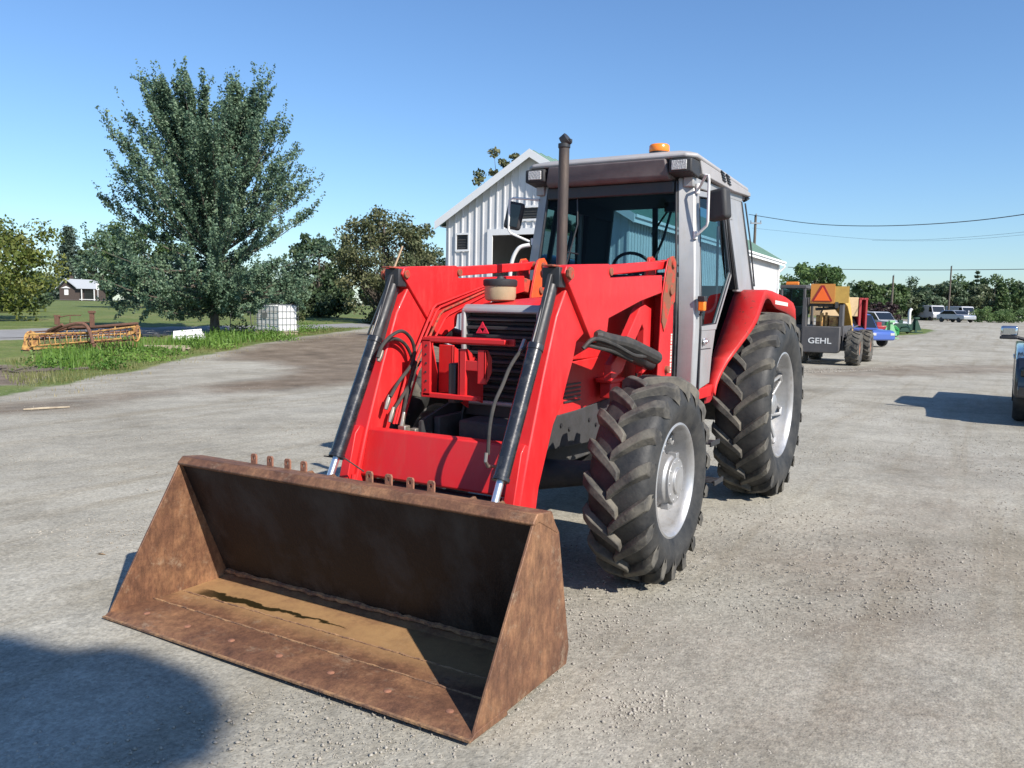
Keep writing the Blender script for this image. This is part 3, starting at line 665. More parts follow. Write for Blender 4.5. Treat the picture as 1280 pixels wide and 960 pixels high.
# loader: arm tubes, knee plates, masts, levelling links
arm_prof = [(1.05, .50), (1.07, .60), (.955, .95), (.80, 1.36), (.655, 1.70), (.50, 1.92), (.30, 1.9), (.25, 1.6), (.379, 1.538), (.418, 1.429), (.498, 1.29), (.555, 1.175), (.665, 1.05), (.83, .70), (.875, .50)]
knee_prof = [(.625, 1.955), (.60, 1.998), (.55, 2.008), (-.011, 2.044), (-.043, 2.03), (-.045, 1.952), (-1.02, 2.014), (-1.03, 1.881), (-.60, 1.81), (-.036, 1.686), (-.02, 1.60), (.06, 1.565), (.14, 1.53), (.24, 1.56)]
for s in (1, -1):
    a = MB(); a.prism(arm_prof, s*.545, s*.655); arm = a.build('loader_arm', 'red', T, bevel=.010)
    a = MB(); a.prism(knee_prof, s*.525, s*.685); a.build('knee_plate', 'red', arm, bevel=.006)
    a = MB(); a.prism([(1.11, .50), (1.12, .60), (1.03, .93), (.985, .975), (.93, .95), (1.04, .52)], s*.575, s*.645); a.build('arm_doubler', 'red', arm, bevel=.005)
    a = MB(); a.tube([(1.10, s*.56, .53), (1.06, s*.56, .67)], .016, 8); a.build('pipe', 'red', arm)
    a = MB(); a.cyl((-.045, s*.51, 1.995), (-.045, s*.695, 1.995), .028, 16); a.build('pivot_pin', 'rust_link', arm, bevel=.004); a = MB(); a.cyl((.585, s*.51, 1.955), (.585, s*.70, 1.955), .028, 16); a.cyl((.585, s*.69, 1.955), (.585, s*.712, 1.955), .040, 6); a.build('pivot_pin', 'rust_link', arm, bevel=.004)
    # mast: two plates on the frame
    mp_ = [(-1.06, .80), (-1.045, 1.22), (-1.075, 1.60), (-1.085, 1.85), (-1.16, 2.08), (-1.20, 2.155), (-1.30, 2.165), (-1.345, 2.13), (-1.35, 1.75), (-1.36, 1.2), (-1.36, .80)]
    a = MB(); a.prism(mp_, s*.655, s*.668); a.prism(mp_, s*.50, s*.513); a.bx(-1.355, -1.335, s*.512, s*.656, .85, 1.95); mast = a.build('mast', 'red', T, bevel=.004)
    a = MB(); up_ = [(-1.075, 1.66), (-1.09, 1.86), (-1.165, 2.09), (-1.205, 2.165), (-1.30, 2.178), (-1.355, 2.135), (-1.355, 1.82), (-1.24, 1.76), (-1.13, 1.58)]
    a.prism(up_, s*.6685, s*.678); a.prism(up_, s*.488, s*.4995); a.build('mast_link_plate', 'rust_link' if s > 0 else 'orange_red', mast, bevel=.003)
    for x_, z_, r_, y_ in ((-1.27, 2.11, .032, .47), (-1.24, 1.90, .034, .47), (-1.22, 1.28, .03, .655)): MB().cyl((x_, s*y_, z_), (x_, s*.695, z_), r_, 12).build('mast_pin', 'rust_link', mast, bevel=.004)
    a = MB(); a.prism([(-.03, 1.965), (-.03, 2.035), (-1.20, 2.135), (-1.30, 2.15), (-1.30, 2.08), (-1.2, 2.068)], s*.575, s*.632); a.build('levelling_link', 'red', T, bevel=.008)
    a = MB(); a.prism([(-1.045, 2.0), (-1.045, 1.88), (-1.28, 1.85), (-1.28, 1.97)], s*.535, s*.635); a.build('arm_boss', 'rust_red', arm, bevel=.01)
    # gusset from the mast foot forward
    a = MB(); a.prism([(-1.04, 1.30), (-1.04, 1.76), (-.90, 1.79), (-.80, 1.76), (-.52, 1.5), (-.30, 1.36), (-.30, 1.24), (-.50, 1.3), (-.66, 1.46), (-.86, 1.64), (-.9, 1.60), (-.9, 1.26)], s*.54, s*.60); a.build('mast_gusset', 'red', mast, bevel=.006)
    a = MB(); a.bx(-1.36, -1.0, s*.34, s*.66, .80, .98); a.build('mast_foot', 'red', mast, bevel=.006)
    # lift cylinder
    a = MB(); A_, B_ = Vector((-1.05, s*.60, 1.33)), Vector((.30, s*.60, 1.62)); m_ = A_.lerp(B_, .80)
    a.tube([A_, m_], .052, 16); a.tube([m_, m_+(m_-A_).normalized()*.02], .058, 16); lc = a.build('lift_cylinder', 'black', T, bevel=.004)
    a = MB(); a.tube([m_, B_], .024, 12); a.build('rod', 'chrome', lc)
    # sleeve-wrapped hoses beside it
    a = MB(); a.tube(smoothpath([(.20, s*.70, 1.585), (.08, s*.73, 1.555), (-.18, s*.75, 1.52), (-.48, s*.75, 1.46), (-.80, s*.74, 1.395)]), [.02, .03]+[.042]*10+[.05]*13, 12)
    a.build('hose_sleeve', 'hose', T)
    a = MB(); a.tube(smoothpath([(.36, s*.69, 1.50), (.28, s*.73, 1.56), (.05, s*.76, 1.52), (-.25, s*.78, 1.44), (-.5, s*.77, 1.42)]), .014, 8); a.tube(smoothpath([(.30, s*.69, 1.52), (.2, s*.72, 1.50), (0, s*.74, 1.47), (-.3, s*.75, 1.40)]), .012, 8); a.build('hose', 'hose', T)
    # bucket cylinder
    A_, B_ = Vector((.585, s*.60, 1.965)), Vector((1.262, s*.60, .63)); d_ = (B_-A_)
    p1 = A_+d_*.33; p2 = A_+d_*.875
    a = MB(); a.tube([p1, p2], .047, 20); a.tube([p2-d_*.012, p2+d_*.004], .052, 20); a.tube([p1-d_*.006, p1+d_*.02], .051, 20); bc = a.build('bucket_cylinder', 'black_paint', T, bevel=.003)
    a = MB(); a.tube([A_+d_*.06, p1], .036, 14); a.prism([(.53, 1.97), (.66, 1.95), (.84, 1.55), (.73, 1.50)], s*.585, s*.615); a.box((.60, s*.60, 1.93), (.085, .12, .12)); a.build('cylinder_head', 'black', bc, bevel=.006)
    a = MB(); a.tube([A_+d_*.06+Vector((.04, 0, .022)), p1+Vector((.04, 0, .022))], .0045, 8); a.build('pipe', 'steel', bc, smooth=True); a = MB(); a.tube([p2, B_], .023, 16); a.build('rod', 'chrome', bc, smooth=True)
    a = MB(); a.cyl(B_-Vector((0, .05, 0)), B_+Vector((0, .05, 0)), .035, 14); a.build('rod_eye', 'rust', bc)
    a = MB(); a.bx(.52, .70, s*.57, s*.64, 1.992, 2.003); a.build('top_strap', 'rust_red', arm, bevel=.003)
# torsion plate between the arms
a = MB(); a.prism([(.94, .95), (1.015, .665), (1.0, .655), (.90, .66), (.83, .93), (.86, .955)], -.548, .548); a.build('cross_plate', 'red', T, bevel=.010)
a = MB(); a.box((.98, .585, .80), (.03, .05, .24), Matrix.Rotation(.25, 3, 'Y')); a.build('lug_plate', 'red', T, bevel=.003)
# cross tube low between the arms
a = MB(); a.cyl((.93, -.55, .60), (.93, .55, .60), .03, 12); a.build('cross_tube', 'black', T)

# red steel hydraulic lines on the inner face of the right arm
for k, (dx, dy) in enumerate(((0, 0), (6, 3), (12, 7), (20, 12))):
    pts = [(492+dx*.55, 530), (510+dx*.6, 462+dy*.2), (541+dx*.75, 386+dy), (545+dx*.8, 381+dy), (612+dx*.1, 355+dy*.8), (640, 349+dy*.6)]
    yv = -.505-.004*k
    a = MB(); pp = [U(x_, y_, 'y', yv) for x_, y_ in pts]; a.tube(pp, .0085, 8); a.build('hydraulic_line', 'rust_red' if k == 2 else 'red', T)
for path, yv in (([(472, 447), (478, 432), (490, 419), (503, 414), (514, 424), (518, 440), (514, 456), (498, 478), (488, 496)], -.46), ([(474, 437), (484, 426), (497, 424), (509, 434), (516, 455), (512, 478), (500, 500), (492, 512)], -.49), ([(520, 452), (512, 478), (506, 505), (502, 528)], -.48)):
    a = MB(); a.tube(smoothpath([U(x_, y_, 'y', yv) for x_, y_ in path]), .012, 8); a.build('hose', 'hose', T)
for (x0, y0, x1, y1_) in ((487, 494, 482, 512), (492, 509, 487, 528), (478, 438, 473, 452), (505, 515, 500, 545)):
    a = MB(); a.tube([U(x0, y0, 'y', -.475), U((x0+x1)/2, (y0+y1_)/2, 'y', -.475), U(x1, y1_, 'y', -.475)], [.013, .019, .014], 6); a.build('hose_fitting', 'steel', T, bevel=.002)
a = MB(); q = U(505, 540, 'y', -.46); a.box(q, (.06, .06, .09)); a.box(q+Vector((-.05, .05, 0)), (.05, .05, .05)); a.build('valve_block', 'steel', T, bevel=.006)
# hose on the left bucket cylinder
a = MB(); a.tube(smoothpath([U(x_, y_, 'y', .50) for x_, y_ in ((684, 426), (668, 428), (652, 438), (638, 458), (628, 482), (618, 505), (612, 535), (610, 568))]), .011, 8); a.build('hose', 'hose', T)
a = MB(); a.tube([U(x_, y_, 'y', .50) for x_, y_ in ((608, 566), (607, 577), (610, 583), (619, 583))], .010, 8); a.tube([U(650, 441, 'y', .45), U(656, 425, 'y', .45)], .014, 8); a.build('hose_fitting', 'steel', T)
# indicator rod beside the right bucket cylinder
a = MB(); a.tube([U(503, 308, 'y', -.70), U(460, 418, 'y', -.70)], .0075, 8); a.build('indicator_rod', 'brass', T)
# clutch of thin cable ties by the cylinder ends
a = MB(); b0 = Vector((1.165, -.6, .80)); a.tube([b0+Vector((.05, -.07, .0)), b0+Vector((0, .06, -.01)), b0+Vector((-.06, .16, -.09))], .005, 6); a.build('tie', 'hose', T)

# bucket
B = bpy.data.objects.new('bucket', None); COL.objects.link(B); B.parent = T
W2 = 1.195; t_ = .014
sidep = [(2.345, .030), (1.513, .022), (1.49, .10), (1.625, .705), (1.705, .805), (1.835, .828), (1.875, .80)]
for s in (1, -1):
    a = MB(); a.prism(sidep, s*W2, s*(W2-t_)); a.build('side_plate', 'rust', B, bevel=.003)
a = MB(); a.prism([(2.10, .032), (1.60, .032), (1.535, .055), (1.51, .09), (1.49, .08), (1.515, .035), (1.57, .012), (2.10, .012)], -W2+t_, W2-t_); a.build('floor_plate', 'rust_floor', B)
a = MB(); a.prism([(2.36, .028), (2.33, .045), (2.08, .046), (2.08, .010), (2.36, .020)], -W2-.004, W2+.004); ce = a.build('cutting_edge', 'rust_floor', B, bevel=.003)
a = MB(); a.prism([(1.545, .060), (1.508, .085), (1.825, .84-.035), (1.862, .80)], -W2+t_, W2-t_); a.build('back_plate', 'rust_worn_shaded', B)
a = MB(); a.prism([(1.64, .70), (1.705, .822), (1.845, .838), (1.885, .80), (1.875, .785), (1.83, .795)], -W2-.003, W2+.003); a.build('top_rail', 'rust', B, bevel=.006)
# seams and wear strips on the floor
a = MB(); rg = random.Random(9); pts = [(1.556+rg.uniform(-.004, .004), -W2+.02+k*.04, .066+rg.uniform(-.003, .003)) for k in range(59)]
a.tube(pts, [.012+rg.uniform(0, .006) for _ in pts], 6); a.build('silt_ridge', 'tan_silt', B)
a = MB(); a.bx(2.352, 2.372, -W2-.003, W2+.003, .020, .030); a.build('worn_lip', 'tan_silt', B)
rg = random.Random(5)
for xs, zz in ((2.079, .047), (1.88, .033)):
    a = MB()
    pts = []; y = -W2+.03
    while y < W2-.02: pts.append((xs+rg.uniform(-.003, .003), y, zz+rg.uniform(-.001, .002))); y += .03
    a.tube(pts, [.004+rg.uniform(0, .003) for _ in pts], 6); a.build('weld_seam', 'tan_silt', B)
a = MB()
for k in range(7):
    y = -1.0+k*.335; a = MB().lathe([(0, .051), (.012, .051), (.018, .047), (.018, .04)], (2.24, y, 0), 'z', 12); a.build('plow_bolt', 'rust_tab', B, smooth=True)
a = MB()
for px_, py_ in ((318, 592), (338, 594), (360, 599), (380, 602), (462, 616), (486, 622), (513, 623), (539, 627)):
    q = U(px_, py_, 'x', 1.70); y = q.y
    tp = [(y-.021, .80), (y-.021, .866), (y-.014, .876), (y+.014, .876), (y+.021, .866), (y+.021, .80)]
    # a tab with a slot: built as a ring
    inn = [(y-.008, .842), (y-.008, .856), (y-.003, .862), (y+.003, .862), (y+.008, .856), (y+.008, .842)]
    n = 6; vs = [(1.695, p[0], p[1]) for p in tp]+[(1.695, p[0], p[1]) for p in inn]; vs += [(1.707, v[1], v[2]) for v in vs]
    fs = []
    for i in range(n):
        j = (i+1) % n; fs += [(i, j, n+j, n+i), (2*n+i, 3*n+i, 3*n+j, 2*n+j), (i, 2*n+i, 2*n+j, j), (n+i, n+j, 3*n+j, 3*n+i)]
    a = MB(); a.add(vs, fs); a.build('hook_tab', 'rust_tab', B)
for s in (1, -1):
    a = MB()
    for dy in (-.09, .09): a.prism([(1.55, .16), (1.56, .36), (1.66, .70), (1.30, .72), (1.20, .62), (.95, .50), (.93, .40), (1.1, .34)], s*.60+dy-.008, s*.60+dy+.008)
    a.cyl((1.0, s*.60-.12, .48), (1.0, s*.60+.12, .48), .03, 12)
    a.build('hitch_bracket', 'rust', B, bevel=.003)
a = MB(); a.lathe([(0, 0), (.05, .005), (.06, .02), (.06, .07), (.045, .085), (0, .09)], tuple(U(434, 598, 'y', -.66)-Vector((0, .04, 0))), 'y', 20); a.build('pin_cap', 'steel', B, smooth=True)

# cab
def pane(name, pts, m='glass', parent=None, t=.006, nrm=None):
    pts = [Vector(p) for p in pts]; n = nrm or (pts[1]-pts[0]).cross(pts[2]-pts[0]); mb = MB(); mb.add(pts, [tuple(range(len(pts)))]); return mb.build(name, m, parent or T)
def post(pts, wx, wy):
    mb = MB(); rings = []
    for p in pts: rings.append([(p[0]-wx/2, p[1]-wy/2, p[2]), (p[0]+wx/2, p[1]-wy/2, p[2]), (p[0]+wx/2, p[1]+wy/2, p[2]), (p[0]-wx/2, p[1]+wy/2, p[2])])
    return loft(rings)
zt = 2.80
for s in (1, -1):
    a = loft([[(-1.47, s*.665, 1.05), (-1.44, s*.81, 1.05), (-1.52, s*.83, 1.05), (-1.53, s*.67, 1.05)], [(-1.47, s*.665, 1.62), (-1.47, s*.81, 1.62), (-1.55, s*.83, 1.62), (-1.53, s*.67, 1.62)],
              [(-1.475, s*.645, 2.13), (-1.53, s*.775, 2.13), (-1.60, s*.795, 2.13), (-1.54, s*.65, 2.13)], [(-1.545, s*.595, zt+.03), (-1.62, s*.715, zt+.03), (-1.69, s*.73, zt+.03), (-1.60, s*.60, zt+.03)]])
    pl = a.build('front_pillar', 'silver', T, bevel=.012)
    a = MB(); a.tube([(-1.462, s*.655, 1.1), (-1.462, s*.655, 1.62), (-1.468, s*.637, 2.13), (-1.538, s*.588, zt)], .011, 6); a.build('seal', 'black', pl)
    a = loft([[(-2.62, s*.835, 1.93), (-3.10, s*.85, 1.93), (-3.10, s*.79, 1.93), (-2.62, s*.78, 1.93)], [(-2.50, s*.715, zt+.05), (-3.02, s*.715, zt+.05), (-3.02, s*.66, zt+.05), (-2.50, s*.66, zt+.05)]])
    a.build('rear_pillar', 'silver', T, bevel=.012)
    a = loft([[(-2.59, s*.775, 1.95), (-3.09, s*.775, 1.95), (-3.09, s*.735, 1.95), (-2.59, s*.735, 1.95)], [(-2.47, s*.655, zt+.02), (-3.01, s*.655, zt+.02), (-3.01, s*.615, zt+.02), (-2.47, s*.615, zt+.02)]]); a.build('pillar_trim', 'interior_dark', T)
    a = loft([[(-2.588, s*.822, 1.95), (-2.612, s*.822, 1.95), (-2.612, s*.777, 1.95), (-2.588, s*.777, 1.95)], [(-2.468, s*.705, zt), (-2.492, s*.705, zt), (-2.492, s*.658, zt), (-2.468, s*.658, zt)]]); a.build('pillar_trim', 'interior_dark', T)
    a = MB(); a.bx(-3.0, -1.62, s*.60, s*.632, 2.66, 2.80); a.build('header_trim', 'interior_dark', T)
    a = MB(); a.tube([(-2.58, s*.842, 1.95), (-2.47, s*.722, zt)], .012, 6); a.tube([(-3.105, s*.85, 1.95), (-3.025, s*.72, zt)], .014, 6); a.build('seal', 'black', T)
    # header rail
    a = MB(); a.prism([(-1.55, 2.75), (-3.05, 2.80), (-3.05, 2.87), (-1.55, 2.83)], s*.64, s*.725); a.build('header_rail', 'silver', T, bevel=.008)
    # door: lower skin, frame and window. y as a function of z so the whole leaf leans in
    def dy(z): return s*(.832-.118*max(0, (z-1.6))/1.15)
    def D(x, z, o=0): return (x, dy(z)+s*o, z)
    low = [(-1.555, 1.10), (-1.545, 1.585), (-1.98, 1.60), (-1.90, 1.36), (-1.86, 1.14)]
    a = MB(); a.add([D(x, z, 0) for x, z in low]+[D(x, z, -.035) for x, z in low], [(0, 1, 2, 3, 4), (9, 8, 7, 6, 5)]+[(i, (i+1) % 5, (i+1) % 5+5, i+5) for i in range(5)])
    door = a.build('door', 'silver', T, bevel=.006)
    outl = [(-1.55, 1.585), (-1.60, 2.13), (-1.70, 2.74), (-2.46, 2.79), (-2.60, 2.10), (-1.98, 1.59)]
    def inset(pl, k):
        cx_ = sum(p[0] for p in pl)/len(pl); cz_ = sum(p[1] for p in pl)/len(pl)
        out = []
        for x, z in pl:
            d = Vector((cx_-x, cz_-z)); out.append((x+d.x/abs(d.length)*k, z+d.y/abs(d.length)*k))
        return out
    inn = inset(outl, .055); n = 6
    vs = [D(x, z, .004) for x, z in outl]+[D(x, z, .004) for x, z in inn]+[D(x, z, -.03) for x, z in outl]+[D(x, z, -.03) for x, z in inn]
    fs = []
    for i in range(n):
        j = (i+1) % n; fs += [(i, j, n+j, n+i), (2*n+i, 3*n+i, 3*n+j, 2*n+j), (i, 2*n+i, 2*n+j, j), (n+i, n+j, 3*n+j, 3*n+i)]
    a = MB(); a.add(vs, fs); a.build('door_frame', 'silver', door, bevel=.004)
    a = MB(); a.add([D(x, z, -.012) for x, z in inn], [tuple(range(6))]); a.build('door_window', 'glass', door)
    # black seal inside the frame
    a = MB(); a.tube([D(x, z, .004) for x, z in inn], .006, 6, closed=True); a.build('window_seal', 'black', door)
    a = MB(); a.box((-1.66, s*.842, 1.50), (.085, .012, .05)); a.box((-1.67, s*.857, 1.50), (.05, .02, .02)); a.lathe([(0, .006), (.02, .006), (.02, -.006)], (-1.62, s*.852, 1.49), 'y', 12); a.build('handle', 'chrome', door, bevel=.004)
    a = MB(); a.box((-1.70, s*.8335, 1.435), (.30, .004, .006)); a.build('crease', 'black', door)
    a = MB(); a.tube([D(-1.548, 1.10, .004), D(-1.548, 1.6, .004), D(-1.598, 2.13, .004), D(-1.695, 2.75, .004)], .008, 6); a.build('door_seal', 'black', door)
    # hinges on the rear pillar
    a = MB()
    for x, z in ((-2.60, 2.62), (-2.75, 2.05)): a.box((x, s*(.832-.118*(z-1.6)/1.15+.012), z), (.09, .03, .06)); a.cyl((x+.05, s*(.85-.118*(z-1.6)/1.15), z-.04), (x+.05, s*(.85-.118*(z-1.6)/1.15), z+.04), .014, 8)
    a.build('hinge', 'silver', T, bevel=.003)
    # grab rail inside
    a = MB(); a.tube(smoothpath([(-1.62, s*.77, 1.75), (-1.95, s*.77, 1.74), (-2.15, s*.765, 1.80), (-2.22, s*.755, 1.95), (-2.28, s*.73, 2.35), (-2.30, s*.72, 2.5)]), .012, 8); a.build('grab_rail', 'black', door)
    # lower cab side ahead of fender, sill
    a = MB(); a.prism([(-1.45, 1.02), (-1.45, 1.10), (-1.95, 1.12), (-1.95, 1.02)], s*.60, s*.835); a.build('sill', 'red', T, bevel=.006)
    # clearance lamp
    a = MB(); a.box((-1.50, s*.855, 1.79), (.06, .055, .085)); lp = a.build('turn_lamp', 'amber', T, bevel=.010); a = MB(); a.box((-1.50, s*.855, 1.845), (.066, .06, .045)); a.tube([(-1.50, s*.855, 1.745), (-1.50, s*.84, 1.71)], .012, 8); a.build('lamp_housing', 'black', lp, bevel=.006)
    # steps
    a = MB()
    for k, (z, yy) in enumerate(((.42, .98), (.72, .94))):
        for j in range(4): a.tube([(-1.22-j*.055, s*(yy-.14), z), (-1.22-j*.055, s*(yy+.12), z)], .009, 6)
        a.bx(-1.42, -1.19, s*(yy-.15), s*(yy-.135), z-.02, z+.02); a.bx(-1.42, -1.19, s*(yy+.115), s*(yy+.13), z-.02, z+.02)
    a.bx(-1.44, -1.415, s*.78, s*.82, .40, 1.02); a.bx(-1.20, -1.175, s*.78, s*.82, .40, 1.02); a.build('step', 'black', T, bevel=.003)
    a = MB(); a.prism([(-1.0, .55), (-1.0, .98), (-2.0, 1.0), (-2.0, .55)], s*.32, s*.66); a.build('fuel_tank', 'black_plastic', T, bevel=.05, seg=4)
    # fender: an arch over the rear tyre
    def ring(R1, y, a0, a1, n_=26):
        o_ = []
        for i in range(n_+1):
            th = a0+(a1-a0)*i/n_; r_ = R1+.26*float(sm(1.45, 2.0, th)); o_.append((-2.97+r_*math.cos(th), y, RR+r_*math.sin(th)))
        return o_
    a = MB(); a0, a1 = math.radians(14), math.radians(150)
    def sq(pts):    # straight front leg, nearly flat top, short drop behind
        y_ = pts[0][1]; cp = [(-1.92, 1.05), (-1.96, 1.15), (-2.07, 1.34), (-2.40, 1.645), (-2.66, 1.885), (-2.74, 1.94), (-2.82, 1.957), (-3.05, 1.95), (-3.5, 1.905), (-3.88, 1.85), (-4.0, 1.79), (-4.08, 1.60)]; o_ = []
        for (xa, za), (xb, zb) in zip(cp, cp[1:]):
            for t in (0, .34, .67): o_.append((xa+(xb-xa)*t, y_, za+(zb-za)*t))
        o_.append((cp[-1][0], y_, cp[-1][1])); return o_
    o1 = sq(ring(1.05, s*.78, a0, a1)); yo = lambda z, x: s*(.86+.19*float(sm(1.1, 1.75, z))+.03*float(sm(3.0, 3.7, -x))); o2 = [(x, yo(z, x), z) for x, y, z in sq(ring(1.05, 0, a0, a1))]; o3 = [(x, y+s*.012, z-.03-.05*float(sm(1.5, 1.9, z))-.07*float(sm(2.9, 3.15, -x))) for x, y, z in o2]
    n1 = len(o1); fs = []
    for i in range(n1-1): fs += [(i, i+1, n1+i+1, n1+i), (n1+i, n1+i+1, 2*n1+i+1, 2*n1+i)]
    a.add(o1+o2+o3, fs); fo = a.build('fender', 'red_worn', T, smooth=True); md = fo.modifiers.new('solid', 'SOLIDIFY'); md.thickness = .012; md.offset = -1
    # inner fender wall
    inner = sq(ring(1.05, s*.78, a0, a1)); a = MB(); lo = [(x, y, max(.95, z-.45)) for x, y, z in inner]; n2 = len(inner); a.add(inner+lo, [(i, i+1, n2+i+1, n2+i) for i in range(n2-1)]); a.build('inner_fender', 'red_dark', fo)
    a = MB(); a.box((-3.36, s*1.074, 1.838), (.44, .004, .036), Matrix.Rotation(-s*.06, 3, 'Z') @ Matrix.Rotation(-.04, 3, 'Y')); a.build('fender_decal', 'decal', fo)
    a = MB(); a.box((-3.75, s*.95, 1.86), (.08, .10, .05)); a.build('rear_marker', 'red_dark', fo, bevel=.01)
# windscreen, rear window, lower front wall
pane('windscreen', [(-1.47, -.645, 2.02), (-1.47, .645, 2.02), (-1.545, .592, zt), (-1.545, -.592, zt)])
pane('rear_window', [(-3.08, -.78, 2.0), (-3.08, .78, 2.0), (-3.0, .66, zt), (-3.0, -.66, zt)])
a = MB(); a.bx(-1.50, -1.455, -.66, .66, 1.15, 2.02); a.build('firewall', 'chassis', T, bevel=.01)
a = MB(); a.bx(-3.12, -3.06, -.80, .80, 1.2, 2.0); a.bx(-3.1, -1.46, -.66, .66, 1.12, 1.17); a.build('cab_floor', 'interior_dark', T)
a = MB(); a.tube([(-3.06, -.14, 2.0), (-3.0, -.14, 2.78)], .03, 6); a.tube([(-3.07, -.72, 2.02), (-3.0, -.62, 2.78)], .03, 6); a.tube([(-3.07, .72, 2.02), (-3.0, .62, 2.78)], .03, 6); a.build('rear_frame', 'black', T)
# roof
def rr_(x, hw, z, k=.06): return [(x, -hw, z), (x, hw, z)]
a = loft([[(-1.42, -.70, 2.965), (-1.42, .70, 2.965), (-1.50, .775, 2.965), (-3.15, .755, 2.905), (-3.22, .70, 2.90), (-3.22, -.70, 2.90), (-3.15, -.755, 2.905), (-1.50, -.775, 2.965)],
          [(-1.42, -.70, 3.0), (-1.42, .70, 3.0), (-1.50, .775, 3.0), (-3.15, .755, 2.945), (-3.22, .70, 2.94), (-3.22, -.70, 2.94), (-3.15, -.755, 2.945), (-1.50, -.775, 3.0)],
          [(-1.56, -.60, 3.045), (-1.56, .60, 3.045), (-1.62, .66, 3.045), (-3.0, .64, 3.0), (-3.06, .6, 2.995), (-3.06, -.6, 2.995), (-3.0, -.64, 3.0), (-1.62, -.66, 3.045)]])
ro = a.build('cab_roof', 'silver_roof', T, bevel=.018, seg=3)
a = loft([[(-1.455, -.56, 2.80), (-1.455, .56, 2.80), (-3.1, .66, 2.80), (-3.1, -.66, 2.80)], [(-1.425, -.56, 2.83), (-1.425, .56, 2.83), (-3.12, .73, 2.83), (-3.12, -.73, 2.83)], [(-1.405, -.53, 2.965), (-1.405, .53, 2.965), (-3.15, .74, 2.92), (-3.15, -.74, 2.92)]])
a.build('roof_fascia', 'roof_brown', ro, bevel=.012)
a = MB(); a.prism([(-1.66, 2.86), (-1.60, 2.968), (-3.18, 2.908), (-3.20, 2.87), (-2.6, 2.845)], -.766, .766); a.build('roof_skirt', 'silver_roof', ro, bevel=.008)
for s in (1, -1):
    a = MB(); a.prism([(-1.40, 2.845), (-1.40, 2.955), (-1.62, 2.96), (-1.62, 2.82)], s*.565, s*.755); lh = a.build('work_lamp', 'black_plastic', ro, bevel=.012)
    a = MB(); a.box((-1.393, s*.655, 2.902), (.014, .125, .075)); a.build('lens', 'lamp_glass', lh, bevel=.004)
a = MB(); a.bx(-1.55, -1.50, -.58, .58, 2.70, 2.80); a.build('sun_visor', 'black', T, bevel=.01)
a = MB()
for k in range(4):
    for j in range(2): a.box((-2.20-j*.16-k*.02, .772, 2.955-k*.020-j*.006), (.10, .012, .010), Matrix.Rotation(-.12, 3, 'Y'))
a.build('roof_vent', 'black', ro)
a = MB().lathe([(0, 3.03), (.085, 3.03), (.085, 3.06), (.075, 3.07), (0, 3.07)], (-1.66, .385, 0), 'z', 24).build('beacon_base', 'black', ro)
a = MB().lathe([(.082, 3.065), (.086, 3.075), (.084, 3.115), (.074, 3.126), (0, 3.128)], (-1.66, .385, 0), 'z', 24); a.build('beacon', 'amber', ro, smooth=True)
a = MB(); a.tube([(-3.2, .70, 2.88), (-3.22, .72, 2.84)], .035, 10); a.tube([(-3.12, .735, 2.8), (-3.15, .80, 2.4), (-3.2, .84, 2.0)], .008, 6); a.build('rear_lamp', 'black', ro)
# mirrors
for s in (1, -1):
    a = MB()
    if s > 0: pth = [(-1.60, .76, 2.74), (-1.52, .84, 2.83), (-1.50, .865, 2.82), (-1.50, .87, 2.78), (-1.51, .87, 2.46), (-1.52, .86, 2.43), (-1.53, .78, 2.36)]
    else: pth = [(-1.60, -.72, 2.72), (-1.50, -.93, 2.735), (-1.49, -.965, 2.72), (-1.50, -.975, 2.45), (-1.51, -.955, 2.42), (-1.55, -.78, 2.345)]
    a.tube(pth, .011, 8); a.cyl((pth[0][0]-.02, pth[0][1]-.02*s, pth[0][2]-.04), (pth[0][0]-.02, pth[0][1]-.02*s, pth[0][2]+.04), .02, 10); a.cyl((pth[-1][0]-.02, pth[-1][1]-.02*s, pth[-1][2]-.03), (pth[-1][0]-.02, pth[-1][1]-.02*s, pth[-1][2]+.03), .018, 10)
    ma_ = a.build('mirror_arm', 'white', T, smooth=True)
    a = MB(); rot = Matrix.Rotation(s*(-.35), 3, 'Z')
    cx_, cy_, cz_ = (-1.60, .93, 2.60) if s > 0 else (-1.54, -.94, 2.58)
    rot = rot @ Matrix.Rotation(.12, 3, 'X') if s > 0 else rot @ Matrix.Rotation(-.2, 3, 'X'); a.box((cx_, cy_, cz_), (.06 if s < 0 else .10, .18 if s > 0 else .16, .25), rot); mh = a.build('mirror', 'black_plastic', ma_, bevel=.03, seg=4)
    a = MB(); d = rot @ Vector((-.055 if s > 0 else .033, 0, 0)); a.box((cx_+d.x, cy_+d.y, cz_), (.004, .12 if s > 0 else .10, .20), rot); a.build('mirror_glass', 'mirror_cap' if s > 0 else 'tinted', mh, bevel=.001)
a = MB(); a.tube(smoothpath([(-1.50, -.75, 2.31), (-1.46, -.84, 2.28), (-1.44, -.90, 2.15), (-1.44, -.92, 1.9), (-1.44, -.92, 1.5)]), .018, 10); a.build('hand_rail', 'white', T, smooth=True)
a = MB(); a.bx(-3.02, -1.58, -.60, .60, 2.775, 2.79); a.build('headliner', 'interior_dark', T)
